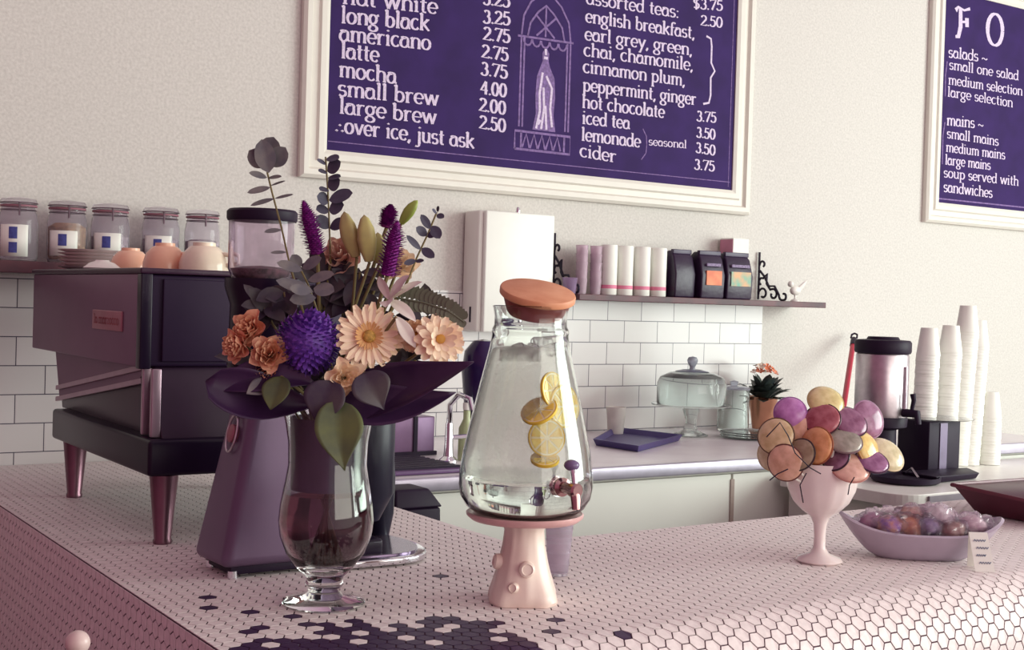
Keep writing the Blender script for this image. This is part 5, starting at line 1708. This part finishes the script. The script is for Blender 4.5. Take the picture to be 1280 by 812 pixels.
MB().lathe([(0, dh), (.012, dh + .001), (.009, dh + .012), (.017, dh + .026), (.019, dh + .036), (.014, dh + .046), (0, dh + .050)], DB, 24).build('knob', M('knob_glass', (180, 186, 200), .05, trans=.6), do)
MB().lathe([(.035, dh + .0015), (.06, dh * .975), (.058, dh * .985), (.035, dh + .003)], DB, 32).build('knob_collar', M('collar_grey', (150, 156, 176), .15, trans=.4), do)
# tall glass jar and plates
gj = thing('glass_canister', 'clear glass canister with flat lid between cake dome and plant', 'canister', (3.27, 3.42, BZ))
MB().lathe([(0, .001), (.055, .001), (.058, .006), (.058, .15), (.056, .15), (.056, .008), (0, .006)], gj.location, 36).build('canister_body', TG, gj)
MB().lathe([(0, .151), (.06, .151), (.061, .157), (.05, .162), (.012, .165), (.016, .18), (0, .185)], gj.location, 32).build('lid', M('canister_lid', (200, 204, 216), .05, trans=.7, ior=1.3), gj)
for k in range(3):
    o = MB().lathe([(0, 0), (.06, 0), (.1, .006), (.102, .008), (.06, .004), (0, .004)], (0, 0, 0), 40).build('glass_plate', TG)
    o.location = (3.14, 3.20, BZ + .001 + .0075 * k)
    tag(o, 'clear glass plate stacked low in front of the glass canister', 'plate', 'glass plates on the back worktop')
# potted plant
PP = Vector((3.44, 3.44, BZ))
pl = thing('potted_plant', 'orange-flowered plant in a copper pot at the end of the worktop', 'plant', PP)
MB().lathe([(0, .001), (.038, .001), (.055, .118), (.057, .12), (.053, .118), (.05, .10), (0, .10)], PP, 36).build('pot', M('copper', (206, 150, 122), .22, metal=.85), pl)
m3 = MB()
for i in range(64):
    a = random.uniform(0, 2 * PI)
    e = random.uniform(-.05, 1.3)
    d = Vector((cos(a) * cos(e), sin(a) * cos(e), sin(e)))
    b0 = PP + Vector((0, 0, .10))
    p = b0 + d * random.uniform(.075, .12)
    leaf(m3, b0 + d * .02, p, .046, Vector((0, 0, .012)), (Vector((0, 0, 1)) - d * .4), .1, n=6, k=2)
m3.build('leaves', M('plant_leaf', (60, 70, 62), .45, col2=(40, 48, 52), scale=40), pl)
for i in range(13):
    a = i * 2.4
    q = PP + Vector((.034 * math.sqrt(i / 13) * cos(a) * 1.3, .034 * math.sqrt(i / 13) * sin(a) * 1.3, .222 + .012 * cos(i)))
    m3 = MB()
    Qf = Vector((cos(a) * .5, sin(a) * .5 - .3, .8)).normalized().to_track_quat('Z', 'Y').to_matrix()
    petal_ring(m3, q, Qf, .005, .016, 5, .013, 0, .004)
    m3.build('blossom', M('blossom%d' % (i % 3 == 0), (232, 132, 92) if i % 3 else (240, 220, 200), .6), pl)

# left group on the back worktop: tap, bar mat, jugs
tp_ = seen(556, 586, 2, BZ)
fa = thing('tap', 'chrome tap behind the drink dispenser on the back worktop', 'tap', (1.80, 2.98, BZ))
tl = Vector((1.80, 2.98, BZ))
MB().lathe([(0, .001), (.026, .001), (.026, .01), (.014, .02), (.012, .05), (.010, .11), (0, .11)], tl, 24).build('tap_body', CHROME, fa)
MB().tube([tl + Vector((0, 0, .105)), tl + Vector((0, 0, .16)), tl + Vector((.01, -.03, .19)), tl + Vector((.02, -.07, .18)), tl + Vector((.022, -.08, .15))], .008, 10).build('tap_spout', CHROME, fa)
MB().tube([tl + Vector((0, 0, .07)), tl + Vector((.05, -.02, .075)), tl + Vector((.065, -.025, .08))], .006, 8).build('tap_lever', CHROME, fa)
bm_ = thing('bar_mat', 'dark slatted drain mat on the back worktop next to the tap', 'mat', (1.62, 2.95, BZ))
MB().box(1.44, 1.76, 2.80, 3.06, BZ + .001, BZ + .012).build('mat_rim', M('mat_purple', (92, 62, 104), .4), bm_, bevel=.003)
for k in range(9):
    MB().box(1.46, 1.74, 2.82 + k * .026, 2.832 + k * .026, BZ + .012, BZ + .018).build('slat', BLACK, bm_, smooth=False)
jg = thing('milk_jug', 'steel milk jug half hidden behind the vase on the back worktop', 'jug', (1.50, 3.12, BZ))
MB().lathe([(0, .001), (.042, .001), (.045, .02), (.04, .07), (.033, .10), (.036, .115), (.034, .115), (.031, .10), (.037, .07), (.042, .02), (0, .005)], jg.location, 32).build('jug_body', CHROME, jg)
jl = Vector(jg.location)
MB().tube([jl + Vector((.034, .0, .1)), jl + Vector((.07, 0, .095)), jl + Vector((.07, 0, .045)), jl + Vector((.043, 0, .03))], .005, 8).build('handle', CHROME, jg)
tin = thing('tin_box', 'mauve metal box with dark edges behind the drain mat', 'box', (1.77, 3.25, BZ))
MB().box(1.690, 1.860, 3.16, 3.30, BZ + .001, BZ + .11).build('box_body', M('mauve_tin', (128, 98, 132), .35, metal=.3), tin, bevel=.003)
MB().box(1.685, 1.702, 3.155, 3.162, BZ + .001, BZ + .112).build('edge_trim', BLACK, tin, smooth=False)
MB().box(1.790, 1.802, 3.155, 3.162, BZ + .001, BZ + .112).build('edge_trim', BLACK, tin, smooth=False)
MB().box(1.685, 1.865, 3.153, 3.162, BZ + .001, BZ + .012).build('edge_trim', BLACK, tin, smooth=False)
gj2 = seen(586, 545, 2, BZ)
ke = thing('dark_jug', 'dark glossy jug partly hidden by the drink dispenser', 'jug', (1.98, 3.10, BZ))
MB().lathe([(0, .001), (.05, .001), (.055, .02), (.045, .08), (.055, .17), (.062, .24), (.055, .30), (.03, .33), (0, .335)], ke.location, 32).build('jug_body', M('dark_glaze', (44, 26, 72), .12), ke)
kl = Vector(ke.location)
MB().tube([kl + _r0 * .045 + Vector((0, 0, .31)), kl + _r0 * .085 + Vector((0, 0, .29)), kl + _r0 * .088 + Vector((0, 0, .2)), kl + _r0 * .05 + Vector((0, 0, .12))], .009, 10).build('handle', CHROME, ke)
gl = thing('green_bottle', 'small pale green bottle beside the chrome tap', 'bottle', (1.88, 3.02, BZ))
MB().lathe([(0, .001), (.022, .001), (.023, .01), (.022, .09), (.010, .115), (.010, .14), (0, .14)], gl.location, 24).build('bottle_body', M('pale_green', (196, 206, 160), .2, trans=.3), gl)
MB().lathe([(0, .141), (.012, .141), (.012, .16), (0, .16)], gl.location, 18).build('cap', WHITE, gl)

# black bin in the aisle
bn_ = thing('waste_bin', 'tall black waste bin in the aisle behind the counter', 'bin', (1.50, 2.64, 0))
MB().hexa([(1.428, 2.58, .002), (1.575, 2.58, .002), (1.575, 2.70, .002), (1.428, 2.70, .002)], [(1.428, 2.59, .985), (1.548, 2.59, .985), (1.548, 2.70, .985), (1.428, 2.70, .985)]).build('bin_body', BLACK, bn_, bevel=.006)
MB().hexa([(1.424, 2.585, .986), (1.552, 2.585, .986), (1.552, 2.705, .986), (1.424, 2.705, .986)], [(1.43, 2.60, 1.030), (1.52, 2.60, 1.030), (1.52, 2.69, 1.030), (1.43, 2.69, 1.030)]).build('bin_lid', BLACK, bn_, bevel=.006)

# bar stool in front of the counter with a ball finial
st = thing('bar_stool', 'wooden bar stool back with a pale ball finial in front of the counter', 'bar stool', (.36, 1.45, 0))
kb = spot(97, 803, 1.5)
SW = M('stool_wood', (92, 52, 60), .45)
post = Vector((kb.x, kb.y, 0))
for dx in (0, .0):
    pass
p_b = post + Vector((-.10, -.34, 0))
for q in (post, p_b):
    MB().tube([q, q + Vector((0, 0, kb.z - .02))], .013, 12).build('back_post', SW, st)
MB().ball(kb, .0145, 20, 12).build('finial', M('finial_pale', (214, 190, 186), .3), st)
MB().ball((p_b.x, p_b.y, kb.z), .0145, 20, 12).build('finial', M('finial_pale', (214, 190, 186)), st)
dvec = (p_b - post)
for z in (.80, .95):
    MB().tube([post + Vector((0, 0, z)), p_b + Vector((0, 0, z))], .010, 10).build('back_rail', SW, st)
off = Vector((-.32, .10, 0))
for q in (post, p_b):
    MB().tube([q + off, q + off + Vector((0, 0, .62))], .013, 12).build('front_leg', SW, st)
sv = [post + Vector((0, 0, .62)), p_b + Vector((0, 0, .62)), p_b + off + Vector((0, 0, .62)), post + off + Vector((0, 0, .62))]
MB().prism(sv, (0, 0, .03)).build('seat', SW, st, bevel=.006)
st.location.z = 0
